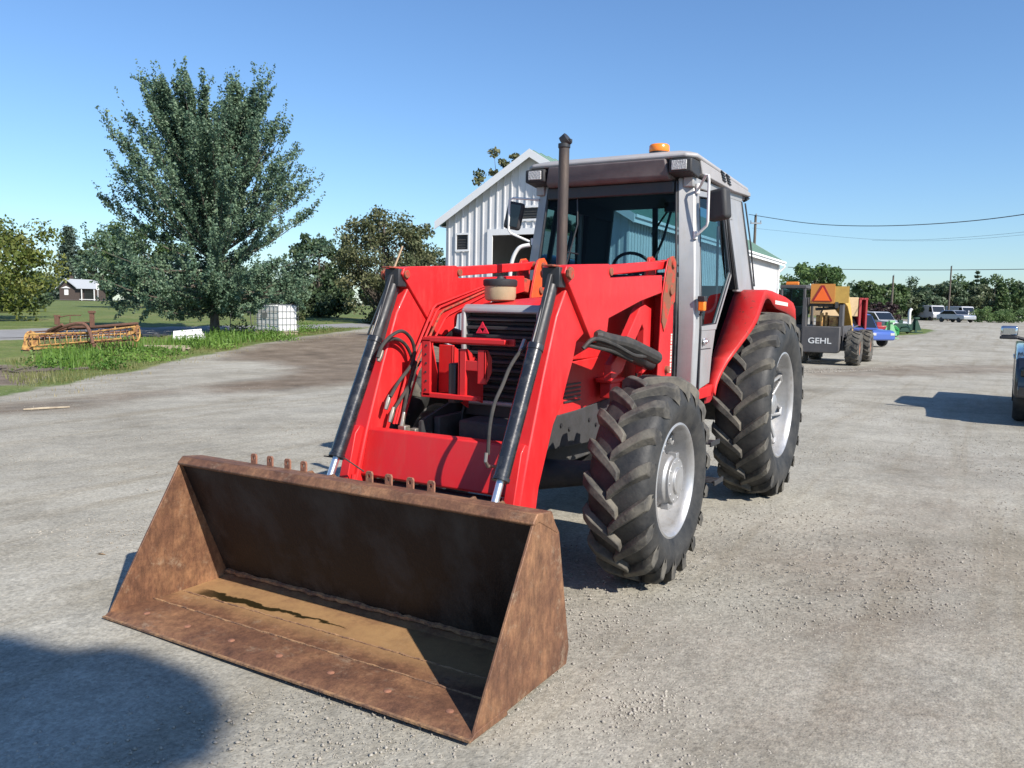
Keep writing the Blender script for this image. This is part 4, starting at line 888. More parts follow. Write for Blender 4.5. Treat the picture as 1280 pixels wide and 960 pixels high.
# wiper and interior
a = MB(); a.tube([(-1.45, -.36, 2.1), (-1.505, -.28, 2.48), (-1.53, -.30, 2.72)], .007, 6); a.tube([(-1.47, -.37, 2.24), (-1.47, -.25, 2.22)], .006, 6); a.build('wiper', 'black', T)
pts = [(-1.98+.10*math.sin(q), .06+.20*math.cos(q), 2.08+.17*math.sin(q)) for q in np.linspace(0, 2*PI, 28, endpoint=False)]
a = MB(); a.tube(pts, .015, 8, closed=True); a.tube([(-1.98, .06, 2.08), (-1.75, .06, 1.7)], .03, 8); a.tube([(-1.98, -.13, 2.08), (-1.98, .25, 2.08)], .012, 6); a.lathe([(0, .03), (.05, .02), (.05, -.03)], (-1.98, .06, 2.08), 'x', 12); a.build('steering_wheel', 'black', T, smooth=True)
a = MB(); a.box((-1.72, .05, 1.9), (.22, .5, .3), taper=.8); a.build('dashboard', 'black_plastic', T, bevel=.04)
a = MB(); a.box((-2.55, .05, 1.58), (.5, .5, .16)); a.box((-2.82, .05, 1.86), (.13, .48, .52), Matrix.Rotation(-.12, 3, 'Y')); a.box((-2.45, .33, 1.75), (.34, .07, .06)); a.bx(-2.7, -2.4, -.1, .2, 1.17, 1.5); a.build('seat', 'seat', T, bevel=.05, seg=3)
a = MB(); a.tube([(-2.82, -.14, 2.1), (-2.84, -.14, 2.19), (-2.84, .24, 2.19), (-2.82, .24, 2.1)], .01, 6); a.build('seat_handle', 'black', T)
a = MB(); a.tube([(-2.1, .42, 1.2), (-2.1, .42, 1.7)], .012, 6); a.lathe([(0, 1.74), (.022, 1.73), (.022, 1.70), (0, 1.69)], (-2.1, .42, 0), 'z', 10); a.tube([(-1.62, .74, 1.9), (-1.62, .74, 2.0)], .010, 6); a.lathe([(0, 2.03), (.02, 2.02), (.02, 1.99), (0, 1.98)], (-1.62, .74, 0), 'z', 10); a.build('lever', 'black', T)
a = MB(); a.box((-2.25, .30, 2.68), (.1, .1, .08)); a.tube([(-2.25, .30, 2.66), (-2.2, .25, 2.4), (-2.12, .2, 2.2)], .012, 6); a.tube([(-2.25, .27, 2.66), (-2.3, .1, 2.45)], .01, 6); a.build('cab_radio', 'black', T)
# white lettering strip down the left mast, too small to read
a = MB(); z = 1.555; rg = random.Random(3)
while z > 1.24:
    h_ = rg.choice((.014, .018, .02)); wv = rg.uniform(.026, .036); a.box((-1.325, .6695, z), (wv, .002, h_)); z -= h_+.006
a.box((-1.325, .6695, 1.84), (.03, .002, .05)); a.build('mast_decal', 'decal', T)

# ------------------------------------------------------------------ barn
def barn():
    a_ = P(3.85, 28.0); b_ = P(-2.63, 31.5)     # gable wall ends: near-right corner, far-left corner
    o = thing('barn', 'white ribbed metal barn with green roof and dark open doorway, behind the tractor', 'barn', (a_.x, a_.y, 0), 0)
    gd = Vector((b_.x-a_.x, b_.y-a_.y)); Wd = gd.length; o.rotation_euler.z = math.atan2(gd.y, gd.x)   # local x along the gable, towards the left corner
    # side wall goes away: local y sign
    e = P(13.5, 52); ev = Vector((e.x-a_.x, e.y-a_.y)); ex = gd.normalized(); ey = Vector((-ex.y, ex.x)); sg = 1 if ev.dot(ey) > 0 else -1; Ln = 27.0*sg
    H = 5.0; RH = 7.22; mid = Wd/2
    dx0, dx1, dh = 1.0, 5.28, 4.40     # doorway in local x
    # gable wall as strips of ribbing around the openings
    def top(x): return H+(RH-H)*(1-abs(x-mid)/mid)
    holes = [(dx0, dx1, 0, dh), (6.35, 6.85, 3.9, 4.45), (3.2, 4.1, 4.95, 5.35)]
    mb = MB(); x = 0; k = 0; step = .30
    while x < Wd-.01:
        x2 = min(x+step, Wd)
        for (xa, xb, pr) in ((x, x+.05, .035), (x+.05, x2, 0)):
            segs = [(0, None)]; hs = sorted([h for h in holes if h[0] < (xa+xb)/2 < h[1]], key=lambda q: q[2]); z = 0
            lst = []
            for h in hs:
                if h[2] > z: lst.append((z, h[2]))
                z = h[3]
            lst.append((z, None))
            for z0, z1 in lst:
                ta, tb = (top(xa), top(xb)) if z1 is None else (z1, z1)
                y0 = -pr*sg
                mb.add([(xa, y0, z0), (xb, y0, z0), (xb, y0, tb), (xa, y0, ta), (xa, .1*sg, z0), (xb, .1*sg, z0), (xb, .1*sg, tb), (xa, .1*sg, ta)], [(0, 1, 2, 3), (7, 6, 5, 4), (0, 4, 5, 1), (3, 2, 6, 7), (0, 3, 7, 4), (1, 5, 6, 2)])
        x = x2
    mb.build('gable_wall', 'barn_white', o)
    mb = MB()
    # side walls
    y = 0.0; L_ = abs(Ln)
    while y < L_-.01:
        y2 = min(y+.3, L_); mb.bx(-.035, .06, (y)*sg, (y+.05)*sg, 0, H); mb.bx(0, .06, (y+.05)*sg, y2*sg, 0, H); y = y2
    mb.bx(Wd-.06, Wd, .1*sg, Ln, 0, H); mb.prism([(0, 0), (Wd, 0), (Wd, H), (mid, RH), (0, H)], Ln-.1*sg, Ln)
    mb.build('side_wall', 'barn_white', o)
    ov = .30; th = .12
    mb = MB()
    sl = (RH-H)/mid
    for s in (0, 1):
        e0 = -ov if s == 0 else Wd+ov; ze = H-sl*ov
        mb.prism([(e0, ze), (mid, RH), (mid, RH+th), (e0, ze+th)], -ov*sg, Ln+ov*sg)
    mb.build('roof', 'barn_roof', o)
    mb = MB()    # roof ribs
    y = 0
    while y < L_+.4:
        for s in (0, 1):
            e0 = -ov if s == 0 else Wd+ov; ze = H-sl*ov; mb.prism([(e0, ze+th+.001), (mid, RH+th+.001), (mid, RH+th+.04), (e0, ze+th+.04)], (y-.02)*sg, (y+.02)*sg)
        y += .6
    mb.build('roof_rib', 'barn_roof', o)
    mb = MB()    # rake and eave trim
    for yy0, yy1 in ((-ov*sg-.03*sg, -ov*sg-.001*sg), (Ln+ov*sg+.001*sg, Ln+ov*sg+.03*sg)):
        for s in (0, 1):
            e0 = -ov-.02 if s == 0 else Wd+ov+.02; ze = H-sl*ov
            mb.prism([(e0, ze-.16), (mid, RH-.14), (mid, RH+th+.03), (e0, ze+th+.02)], yy0, yy1)
    mb.prism([(-ov-.03, H-sl*ov-.14), (-ov-.002, H-sl*ov-.14), (-ov-.002, H-sl*ov+th), (-ov-.03, H-sl*ov+th)], -ov*sg, Ln+ov*sg)
    mb.prism([(-ov-.1, H-sl*ov+.02), (-ov-.032, H-sl*ov+.02), (-ov-.032, H-sl*ov+.12), (-ov-.1, H-sl*ov+.12)], -ov*sg, Ln+ov*sg)
    mb.build('trim', 'barn_trim', o)
    mb = MB()    # soffit
    for s in (0, 1):
        e0 = -ov if s == 0 else Wd+ov; ze = H-sl*ov; mb.prism([(e0, ze-.04), (0 if s == 0 else Wd, ze-.04), (0 if s == 0 else Wd, ze-.02), (e0, ze-.02)], 0, Ln)
    mb.build('soffit', 'barn_white', o)
    mb = MB()
    for xa, xb, z0, z1 in ((dx1, dx1+.22, 0, dh+.22), (dx0-.22, dx0, 0, dh+.22), (dx0, dx1, dh, dh+.22)): mb.bx(xa, xb, -.07*sg, -.036*sg, z0, z1)
    df = mb.build('door_frame', 'barn_trim', o)
    for (xa, xb, z0, z1) in holes[1:]:
        mb = MB(); mb.bx(xa-.07, xb+.07, -.06*sg, -.037*sg, z0-.07, z0); mb.bx(xa-.07, xb+.07, -.06*sg, -.037*sg, z1, z1+.07); mb.bx(xa-.07, xa, -.06*sg, -.037*sg, z0, z1); mb.bx(xb, xb+.07, -.06*sg, -.037*sg, z0, z1); wf = mb.build('window', 'barn_trim', o)
        mb = MB(); mb.bx(xa, xb, .0, .02*sg, z0, z1)
        mb.build('pane', 'chassis_grey', wf)
        mb = MB()
        zz = z0+.05
        while zz < z1: mb.bx(xa, xb, -.02*sg, -.005*sg, zz, zz+.03); zz += .1
        mb.build('slat', 'chassis', wf)
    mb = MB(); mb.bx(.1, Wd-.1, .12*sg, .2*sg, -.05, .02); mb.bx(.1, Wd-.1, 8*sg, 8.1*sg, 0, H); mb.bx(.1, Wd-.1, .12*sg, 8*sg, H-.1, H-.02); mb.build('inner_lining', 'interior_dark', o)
    mb = MB(); mb.bx(-.10, -.02, Ln-.35*sg, Ln-.20*sg, 0, H-.3); mb.tube([(-.45, Ln-.2*sg, H-.35), (-.1, Ln-.25*sg, H-.7)], .06, 8); mb.build('downspout', 'barn_trim', o)
    return o
barn()

# ------------------------------------------------------------------ trees
def limbs_mb(mb, a, b, r0, r1, bend, n=6, k=5):
    a, b = Vector(a), Vector(b); pts = []
    for i in range(k+1):
        t = i/k; p = a.lerp(b, t)+Vector(bend)*math.sin(PI*t); pts.append(p)
    mb.tube(pts, [r0+(r1-r0)*i/k for i in range(k+1)], n); return pts
def poplar(loc):
    o = thing('tree', 'tall spreading grey-green tree with spiky upswept branches beside the white tote', 'tree', loc)
    rg = np.random.default_rng(11); rd = random.Random(4); mb = MB(); H = 11.4
    tr = [(0, 0, -.1), (.02, 0, .9), (-.05, .05, 2.4), (.05, 0, 4.6), (.0, .05, 7), (.05, 0, 9.2), (0, 0, 10.6)]
    mb.tube(tr, [.26, .20, .19, .15, .10, .05, .015], 12)
    C = []; val = []
    env = [(.5, 3.2), (1.6, 4.4), (3.0, 5.2), (5.5, 5.3), (7.4, 5.0), (9.2, 4.2), (10.2, 3.3), (11.4, 2.4)]
    def rad(z):
        for (z0, r0), (z1, r1) in zip(env, env[1:]):
            if z <= z1: return r0+(r1-r0)*max(0, (z-z0))/(z1-z0)
        return .6
    nl = 200
    for i in range(nl):
        az = i*2.399963+rd.uniform(-.3, .3); u = (i+.5)/nl; zs = 1.1+u*7.6
        rise = (.1+1.7*u**.6)*2.2+rd.uniform(-.3, 1.6)
        if u < .3: rise = rd.uniform(-.9, 1.6)
        ze = min(zs+rise+rd.uniform(0, .8), 11.3); R_ = rad(ze)*rd.uniform(.72, 1.10)*(1+.05*math.cos(az))
        if rd.random() < .16: ze += .5; R_ *= 1.04
        a = Vector((0, 0, zs)); b = Vector((math.cos(az)*R_, math.sin(az)*R_, max(1.25, ze)))
        pts = limbs_mb(mb, a, b, .055*(1-u*.5), .008, (0, 0, -.18*R_*.5), 5, 6)
        # leaves along the limb and on twigs pointing up and out
        for j in range(1, 7):
            p = pts[j]; pm = pts[j-1]
            for q in range(3 if j < 3 else 4):
                st = pm.lerp(p, rd.random()); up = Vector((math.cos(az+rd.uniform(-1.3, 1.3))*rd.uniform(.1, .55), math.sin(az+rd.uniform(-1.3, 1.3))*rd.uniform(.1, .55), rd.uniform(.3, .85) if u > .15 else rd.uniform(-.5, .4)))
                L_ = rd.uniform(.45, 1.15)*(1.2 if j > 4 else .95); en = st+up*L_
                if q < 2: mb.tube([st, en], [.009, .003], 3, cap=False)
                nlv = int(58*L_); t = rg.uniform(.05, 1.06, nlv)[:, None]; pp = np.array(st)+(np.array(en)-np.array(st))*t+rg.normal(size=(nlv, 3))*(.105-.05*t)*1.0
                C.append(pp); val.append(np.full(nlv, .1+.7*rd.random()))
        pe = pts[-1]; dr = (pts[-1]-pts[-3]).normalized(); en = pe+(dr+Vector((0, 0, .6)))*rd.uniform(.3, .9); nlv = 55; t = rg.uniform(-.6, 1, nlv)[:, None]
        C.append(np.array(pe)+(np.array(en)-np.array(pe))*t+rg.normal(size=(nlv, 3))*(.10-.05*np.abs(t))); val.append(np.full(nlv, .5))
    mb.build('trunk', 'bark', o, smooth=True)
    leaves('crown', np.concatenate(C), .125, 'leaf_poplar', o, 3, .62, np.concatenate(val)); o.scale = (.86, .86, .83)
    return o
def broad(loc, H, R, m, label, cat='tree', name='tree', seed=1, n=9000, leaf=.28, base=.12, clumps=70, squash=1.0, group=None, trunk=True, low=.0, wob=.3, cl=.24, airy=0):
    o = thing(name, label, cat, loc, 0, group); rg = np.random.default_rng(seed); rd = random.Random(seed)
    C = []; val = []; mb = MB(); zc = H*(base+1)/2; hz = H*(1-base)/2
    per = n//clumps; bump_ = rg.normal(size=(6, 3))
    for k in range(clumps):
        d = rg.normal(size=3); d /= np.linalg.norm(d); q = .35+.65*rg.random()**.6
        lump = 1+wob*np.sin(bump_ @ d*2.2).mean()*1.6
        c_ = np.array([d[0]*R*q*lump*.86, d[1]*R*q*lump*.86, zc+d[2]*hz*q*lump*.92])
        if low and c_[2] < H*.5: c_[:2] *= (1+low*(1-c_[2]/(H*.5)))
        c_[2] = max(c_[2], .25)
        cr = R*cl*rg.uniform(.65, 1.25)
        e = rg.normal(size=(per, 3)); e /= np.linalg.norm(e, axis=1)[:, None]; rr = cr*rg.random(per)[:, None]**.45
        pp = c_+e*rr*np.array([1, 1, .75]); pp[:, 2] = np.maximum(pp[:, 2], .05)
        C.append(pp); val.append(np.full(per, .15+.6*rg.random()))
        if trunk: limbs_mb(mb, (0, 0, H*base*.8+rd.random()*H*.2), c_, .03*H/6, .006*H/6, (0, 0, -.05*R), 4, 3)
    if trunk: mb.tube([(0, 0, -.1), (.03, 0, H*.3), (0, .05, H*.8)], [.035*H*.8, .028*H*.7, .006*H], 8); mb.build('trunk', 'bark', o, smooth=True)
    leaves('crown', np.concatenate(C), leaf, m, o, seed, .65, np.concatenate(val)); return o
def conifer(loc, H, R, m, label, seed=1, n=6000, leaf=.3, group=None, name='spruce', tiers=16, cat='tree'):
    o = thing(name, label, cat, loc, 0, group); rg = np.random.default_rng(seed); rd = random.Random(seed); C = []; val = []; mb = MB()
    per = n//(tiers*9)
    for i in range(tiers):
        u = i/(tiers-1); z = H*(.06+.92*u); r = R*(1-u)**.8*rd.uniform(.8, 1.12)+.1
        for k in range(9):
            az = k*2*PI/9+i*.7+rd.uniform(-.2, .2); rl = r*rd.uniform(.65, 1.1); t = rg.random(per)[:, None]**.7
            en = np.array([math.cos(az)*rl, math.sin(az)*rl, z-.12*rl+.12*H/tiers]); st = np.array([0, 0, z])
            pp = st+(en-st)*t+rg.normal(size=(per, 3))*np.array([.09, .09, .06])*R*(.4+t*.7)
            C.append(pp); val.append(np.full(per, rd.random()))
            mb.tube([st, en], [.02*H/8, .004], 3, cap=False)
    mb.tube([(0, 0, -.1), (0, 0, H)], [.02*H, .004*H], 7); mb.build('trunk', 'bark', o, smooth=True)
    leaves('crown', np.concatenate(C), leaf, m, o, seed, .5, np.concatenate(val)); return o
def at(px, D, z=0):        # a place D metres ahead in the picture column px, on the land
    return P((px-640)/FPX*D, D, z)
poplar(at(268, 34))
q = at(-30, 44); broad(q, 5.8, 4.6, 'leaf_yellow', 'yellow-green bushy tree standing at the left edge over the driveway', seed=2, n=16000, leaf=.2, base=.04, clumps=110, cl=.2)
conifer(at(88, 216), 18.8, 6.4, 'leaf_spruce', 'lone spruce rising behind the brick house', seed=3, n=7500, leaf=.75)
broad(at(172, 92), 10.2, 5.0, 'leaf_green', 'round green tree behind the house, left of the tall spreading tree', seed=5, n=15000, leaf=.33, base=.04, clumps=100, cl=.22)
broad(at(122, 205), 16.5, 5.5, 'leaf_dark', 'narrow dark tree between the spruce and the round green tree', seed=6, n=5000, leaf=.7, base=.05, clumps=40)
broad(at(478, 52), 7.9, 3.7, 'leaf_olive', 'wide olive shrubby tree left of the barn, reddish in its middle', seed=7, n=17000, leaf=.2, base=.02, clumps=120, cl=.2, low=.15)
broad(at(398, 62), 6.2, 2.9, 'leaf_dark', 'dark bluish tree behind the left flank of the olive shrubby tree', seed=8, n=6000, leaf=.28, base=.02, clumps=60)
broad(at(520, 48), 4.9, 2.0, 'leaf_olive', 'low olive bush touching the left corner of the barn', 'bush', 'bush', seed=9, n=7000, leaf=.18, base=.02, clumps=60, cl=.24)
broad(at(355, 36), 1.3, .9, 'leaf_olive', 'knee-high scraggly bush behind the right end of the white tote', 'bush', 'bush', seed=10, n=1500, leaf=.1, base=.02, clumps=20)
broad(at(400, 60), 2.1, 3.0, 'leaf_dark', 'low dark hedge under the olive shrubby tree', 'bush', 'bush', seed=12, n=5000, leaf=.25, base=.0, clumps=40, trunk=True)
broad(at(545, 66), 6.2, 2.2, 'leaf_dark', 'dark evergreen glimpsed between the bush and the barn corner', seed=13, n=4000, leaf=.25, base=.02, clumps=50)
broad(at(22, 60), 1.6, 2.6, 'leaf_dark', 'low dark scrub under the yellow-green tree at the left edge', 'bush', 'bush', seed=14, n=5000, leaf=.22, base=0, clumps=50)
broad(at(628, 60), 13.2, 2.6, 'leaf_olive', 'sparse treetop showing above the left slope of the barn roof', seed=15, n=2600, leaf=.28, base=.3, clumps=38, cl=.2)
# right-hand side
broad(at(1012, 64), 5.6, 2.5, 'leaf_light', 'airy light-green tree behind the barn end, above the telehandler', seed=21, n=4200, leaf=.26, base=.45, clumps=50, cl=.24)
broad(at(1077, 84), 4.6, 1.75, 'leaf_green', 'small round dark-green tree above the tan box', seed=22, n=4500, leaf=.26, base=.05, clumps=50)
broad(at(1100, 80), 2.5, 1.6, 'leaf_purple', 'dark purple-leaved bush right of the blue hood', 'bush', 'bush', seed=23, n=2000, leaf=.22, base=.0, clumps=30)
labs = ['tall', 'broad', 'rounded', 'pointed', 'bushy', 'slender', 'low']
rd = random.Random(42); tn = []
specs = [(1045, 120, 5.2, 4, 0), (1105, 112, 5.5, 3.2, 0), (1122, 118, 5.0, 3.0, 0), (1140, 130, 6.0, 3.6, 0), (1152, 118, 4.6, 2.6, 2), (1166, 140, 7.0, 3.8, 0), (1180, 128, 6.6, 3.2, 0), (1195, 142, 7.8, 3.6, 0), (1208, 132, 6.0, 1.7, 1), (1222, 128, 6.3, 3.2, 2), (1236, 140, 7.0, 3.6, 0), (1247, 125, 5.6, 1.9, 1), (1262, 140, 6.6, 3.8, 0), (1277, 132, 6.2, 3.4, 0), (1296, 138, 6.6, 4.2, 0), (1318, 132, 6.4, 4, 0), (1350, 136, 7, 4.5, 0), (1400, 140, 7, 5, 0), (1214, 150, 8.6, 1.6, 1)]
where = ['behind the tan box', 'just right of the far utility pole', 'above the green mower', 'second right of the near utility pole', 'low, above the pale green post', 'above the white post pipe', 'below the right utility pole', 'left of the spire-topped conifer', 'as a slim column above the parked car', 'above the white marker post', 'left of the slim light conifer', 'as a slim conifer above the hedge end', 'above the pickup mirror', 'at the right edge of the picture', 'first beyond the right edge', 'second beyond the right edge', 'third beyond the right edge', 'last beyond the right edge', 'as the highest spire of the tree line']
for i, (px_, D, H_, R_, k) in enumerate(specs):
    lb = ('green conifer' if k == 1 else 'tree')+' in the far tree line, standing '+where[i]
    if k == 1: conifer(at(px_, D), H_, R_, 'leaf_green' if i % 2 else 'leaf_dark', lb, seed=60+i, n=2600, leaf=.42, group='far tree line', name='conifer', tiers=12)
    else: broad(at(px_, D), H_, R_, ('leaf_far', 'leaf_green', 'leaf_far2')[(i+k) % 3], lb, seed=60+i, n=4200, leaf=.42, base=.02, clumps=44, group='far tree line', low=.1)
broad(at(1232, 104), 1.9, 2.6, 'leaf_light', 'pale green hedge bush left of the pickup mirror', 'bush', 'bush', seed=90, n=2200, leaf=.2, base=0, clumps=30, low=.3)
broad(at(1258, 104), 1.9, 2.6, 'leaf_light', 'pale green hedge bush behind the pickup mirror', 'bush', 'bush', seed=91, n=2200, leaf=.2, base=0, clumps=30, low=.3)
# wood beyond the fields, too far to count
C = []; rg = np.random.default_rng(5)
for r in np.arange(-380, 420, 4.0):
    if -190 < r < -100 and False: continue
    q = P(r+rg.uniform(-3, 3), 260+rg.uniform(-12, 12)); h = rg.uniform(5.5, 9.0); n = 420
    e = rg.normal(size=(n, 3)); e /= np.linalg.norm(e, axis=1)[:, None]; C.append(np.array([q.x, q.y, q.z+h*.5])+e*np.array([4.2, 4.2, h*.5])*rg.random(n)[:, None]**.3)
tag(leaves('far_wood', np.concatenate(C), 1.5, 'leaf_dark', None, 4, .7), 'dark distant wood closing the view beyond the road', 'wood', kind='stuff')
# a dense tree behind the photographer: only its shadow reaches the picture
sh = P(-2.0, 2.85); tt = 11.5; base = Vector((sh.x, sh.y, 0))+Vector((SUN.x, SUN.y, 0))*tt/math.hypot(SUN.x, SUN.y)
zc = tt*SUN.z/math.hypot(SUN.x, SUN.y)
o = thing('tree', 'round dense tree outside the frame whose shadow falls at the lower left', 'tree', (base.x, base.y, 0))
rg = np.random.default_rng(8); e = rg.normal(size=(26000, 3)); e /= np.linalg.norm(e, axis=1)[:, None]; lob = np.array([(0, 0, 0, .62), (.55, .25, .05, .36), (-.5, .3, .2, .38), (.1, -.5, -.1, .4), (-.2, -.1, .55, .36), (.35, -.3, .4, .28), (-.65, -.3, -.1, .33)])[rg.integers(0, 7, 26000)]; pp = e*rg.random(26000)[:, None]**.45*lob[:, 3:]+lob[:, :3]+np.array([0, 0, zc])
leaves('crown', pp, .14, 'leaf_dark', o, 8); mb = MB(); mb.tube([(0, 0, 0), (0, 0, zc)], [.12, .05], 8); mb.build('trunk', 'bark', o)

# ------------------------------------------------------------------ grass and gravel scatter
def scatter_grass(name, poly, n, hmin, hmax, m, seed, label, dens=None, wd=.012):
    rg = np.random.default_rng(seed); xs = [p[0] for p in poly]; ys = [p[1] for p in poly]
    X = rg.uniform(min(xs), max(xs), n*3); Y = rg.uniform(min(ys), max(ys), n*3); d = inpoly_d(X, Y, poly)
    cl = np.sin(X*1.7+np.sin(Y*1.3)*2)*np.sin(Y*2.1+X*.6)+rg.normal(size=X.size)*.35
    k = (d > .45*rg.random(X.size)**2) & (cl > (-.35 if hmax < .2 else .05)); X, Y, cl = X[k][:n], Y[k][:n], cl[k][:n]; n = len(X); r, f = rf(X, Y); Z = tz_rf(r, f)
    h = rg.uniform(hmin, hmax, n)*(.65+.35*np.clip(cl, 0, 1.2)); a = rg.uniform(0, 2*PI, n); lx, ly = np.cos(a)*h*.45*rg.random(n), np.sin(a)*h*.45*rg.random(n)
    px_, py_ = -np.sin(a)*wd*(h/.2)**.5, np.cos(a)*wd*(h/.2)**.5
    V = np.stack([np.stack([X-px_, Y-py_, Z-.01], 1), np.stack([X+px_, Y+py_, Z-.01], 1), np.stack([X+lx, Y+ly, Z+h], 1)], 1)
    return tag(rawmesh(name, V, np.arange(3*n), m, None, np.repeat(np.clip(.5+.3*cl+rg.uniform(-.3, .3, n), 0, 1), 3), n=3), label, 'grass', kind='stuff')
verge = gp([(20, 486), (92, 480), (160, 466), (225, 450), (292, 437), (337, 428), (412, 417), (452, 411), (452, 409.5), (380, 411.5), (262, 421), (120, 425), (60, 428), (60, 445), (0, 452), (0, 470)])
scatter_grass('grass', verge, 42000, .03, .15, 'grass_blade', 1, 'short green grass of the verge along the gravel', wd=.012)
weedy = gp([(90, 468), (130, 450), (165, 446), (225, 440), (300, 433), (372, 420), (372, 414), (270, 418), (165, 428), (60, 440), (30, 455)])
scatter_grass('weeds', weedy, 9000, .10, .42, 'weed', 2, 'tall bright weeds around the hay rake and tote', wd=.02)
def weed_clumps():
    rg = np.random.default_rng(12); C = []; val = []; spots = [(120, 448), (150, 450), (172, 441), (134, 436), (108, 452), (185, 452), (205, 445), (240, 434), (262, 431), (285, 430), (300, 424), (322, 424), (345, 421), (366, 418), (382, 416), (398, 415), (352, 426), (275, 437), (75, 447), (95, 440), (160, 434), (60, 462), (130, 462)]
    for i, (x, y) in enumerate(spots):
        q = G(x+rg.uniform(-5, 5), y); n = int(rg.uniform(160, 420)); w_ = rg.uniform(.18, .5); h = rg.uniform(.15, .5); e = rg.normal(size=(n, 3))*np.array([w_, w_, h*.45]); e[:, 2] = np.abs(e[:, 2])+.03
        C.append(e+np.array([q.x, q.y, q.z])); val.append(np.full(n, rg.random()))
    tag(leaves('weed_clumps', np.concatenate(C), .085, 'weed', None, 5, .5, np.concatenate(val)), 'clumps of broad-leaved green weeds', 'weeds', kind='stuff')
weed_clumps()
dryp = gp([(0, 500), (92, 482), (225, 452), (337, 430), (412, 419), (452, 413), (440, 420), (340, 433), (230, 458), (100, 492), (0, 508)])
scatter_grass('dry_grass', dryp, 5000, .03, .12, 'dry', 3, 'dry straw-coloured grass at the edge of the gravel', wd=.014)
def pebbles():
    rg = np.random.default_rng(9); n = 150000; f = 2.2+rg.random(n)**1.5*15; r = rg.uniform(-.75, .75, n)*f*1.05
    X = CAM[0]+R2.x*r+F2.x*f; Y = CAM[1]+R2.y*r+F2.y*f
    q = [G(812, 885), G(790, 895), G(835, 880)]
    for a_ in q:
        m_ = 260; X = np.concatenate([X, a_.x+rg.normal(size=m_)*.09]); Y = np.concatenate([Y, a_.y+rg.normal(size=m_)*.07])
    for (pa, pb) in (((1005, 452), (1090, 451)), ((1000, 463), (1120, 459)), ((1010, 466), (1100, 463))):
        a_, b_ = G(*pa), G(*pb); m_ = 500; t = rg.random(m_); X = np.concatenate([X, a_.x+(b_.x-a_.x)*t+rg.normal(size=m_)*.12]); Y = np.concatenate([Y, a_.y+(b_.y-a_.y)*t+rg.normal(size=m_)*.12])
    n = len(X); clod = np.arange(n) >= n-1500; r = np.concatenate([r, np.full(n-len(r), 1.0)])
    # keep patches: more loose stone to the right and in windrows
    cl = np.sin(X*.9+Y*.5)*np.sin(Y*1.1-X*.3)+.5*np.sin(X*3.1)*np.sin(Y*2.7)+rg.normal(size=n)*.5
    k = (cl > -.1) | (r > 0); X, Y, clod = X[k], Y[k], clod[k]; n = len(X)
    far_ = clod; s = np.where(far_, .022, 0)*rg.random(n)+.0015+.0085*rg.random(n)**7+.0018*rg.random(n); oct_ = np.array([(1, 0, 0), (0, 1, 0), (-1, 0, 0), (0, -1, 0), (0, 0, .8), (0, 0, -.6)], float)
    V = oct_[None]*s[:, None, None]*rg.uniform(.45, 1.5, (n, 6, 3)); a = rg.uniform(0, 6.28, n); c_, s_ = np.cos(a)[:, None], np.sin(a)[:, None]
    V2 = V.copy(); V2[:, :, 0] = V[:, :, 0]*c_-V[:, :, 1]*s_; V2[:, :, 1] = V[:, :, 0]*s_+V[:, :, 1]*c_
    V2 += np.stack([X, Y, s*.25+tz_rf(*rf(X, Y))], 1)[:, None]
    Fq = np.array([(0, 1, 4), (1, 2, 4), (2, 3, 4), (3, 0, 4), (1, 0, 5), (2, 1, 5), (3, 2, 5), (0, 3, 5)])
    F_ = (Fq[None]+np.arange(n)[:, None, None]*6)
    tag(rawmesh('gravel', V2, F_, 'stone', n=3), 'loose grey stones strewn over the yard', 'gravel', kind='stuff')
pebbles()

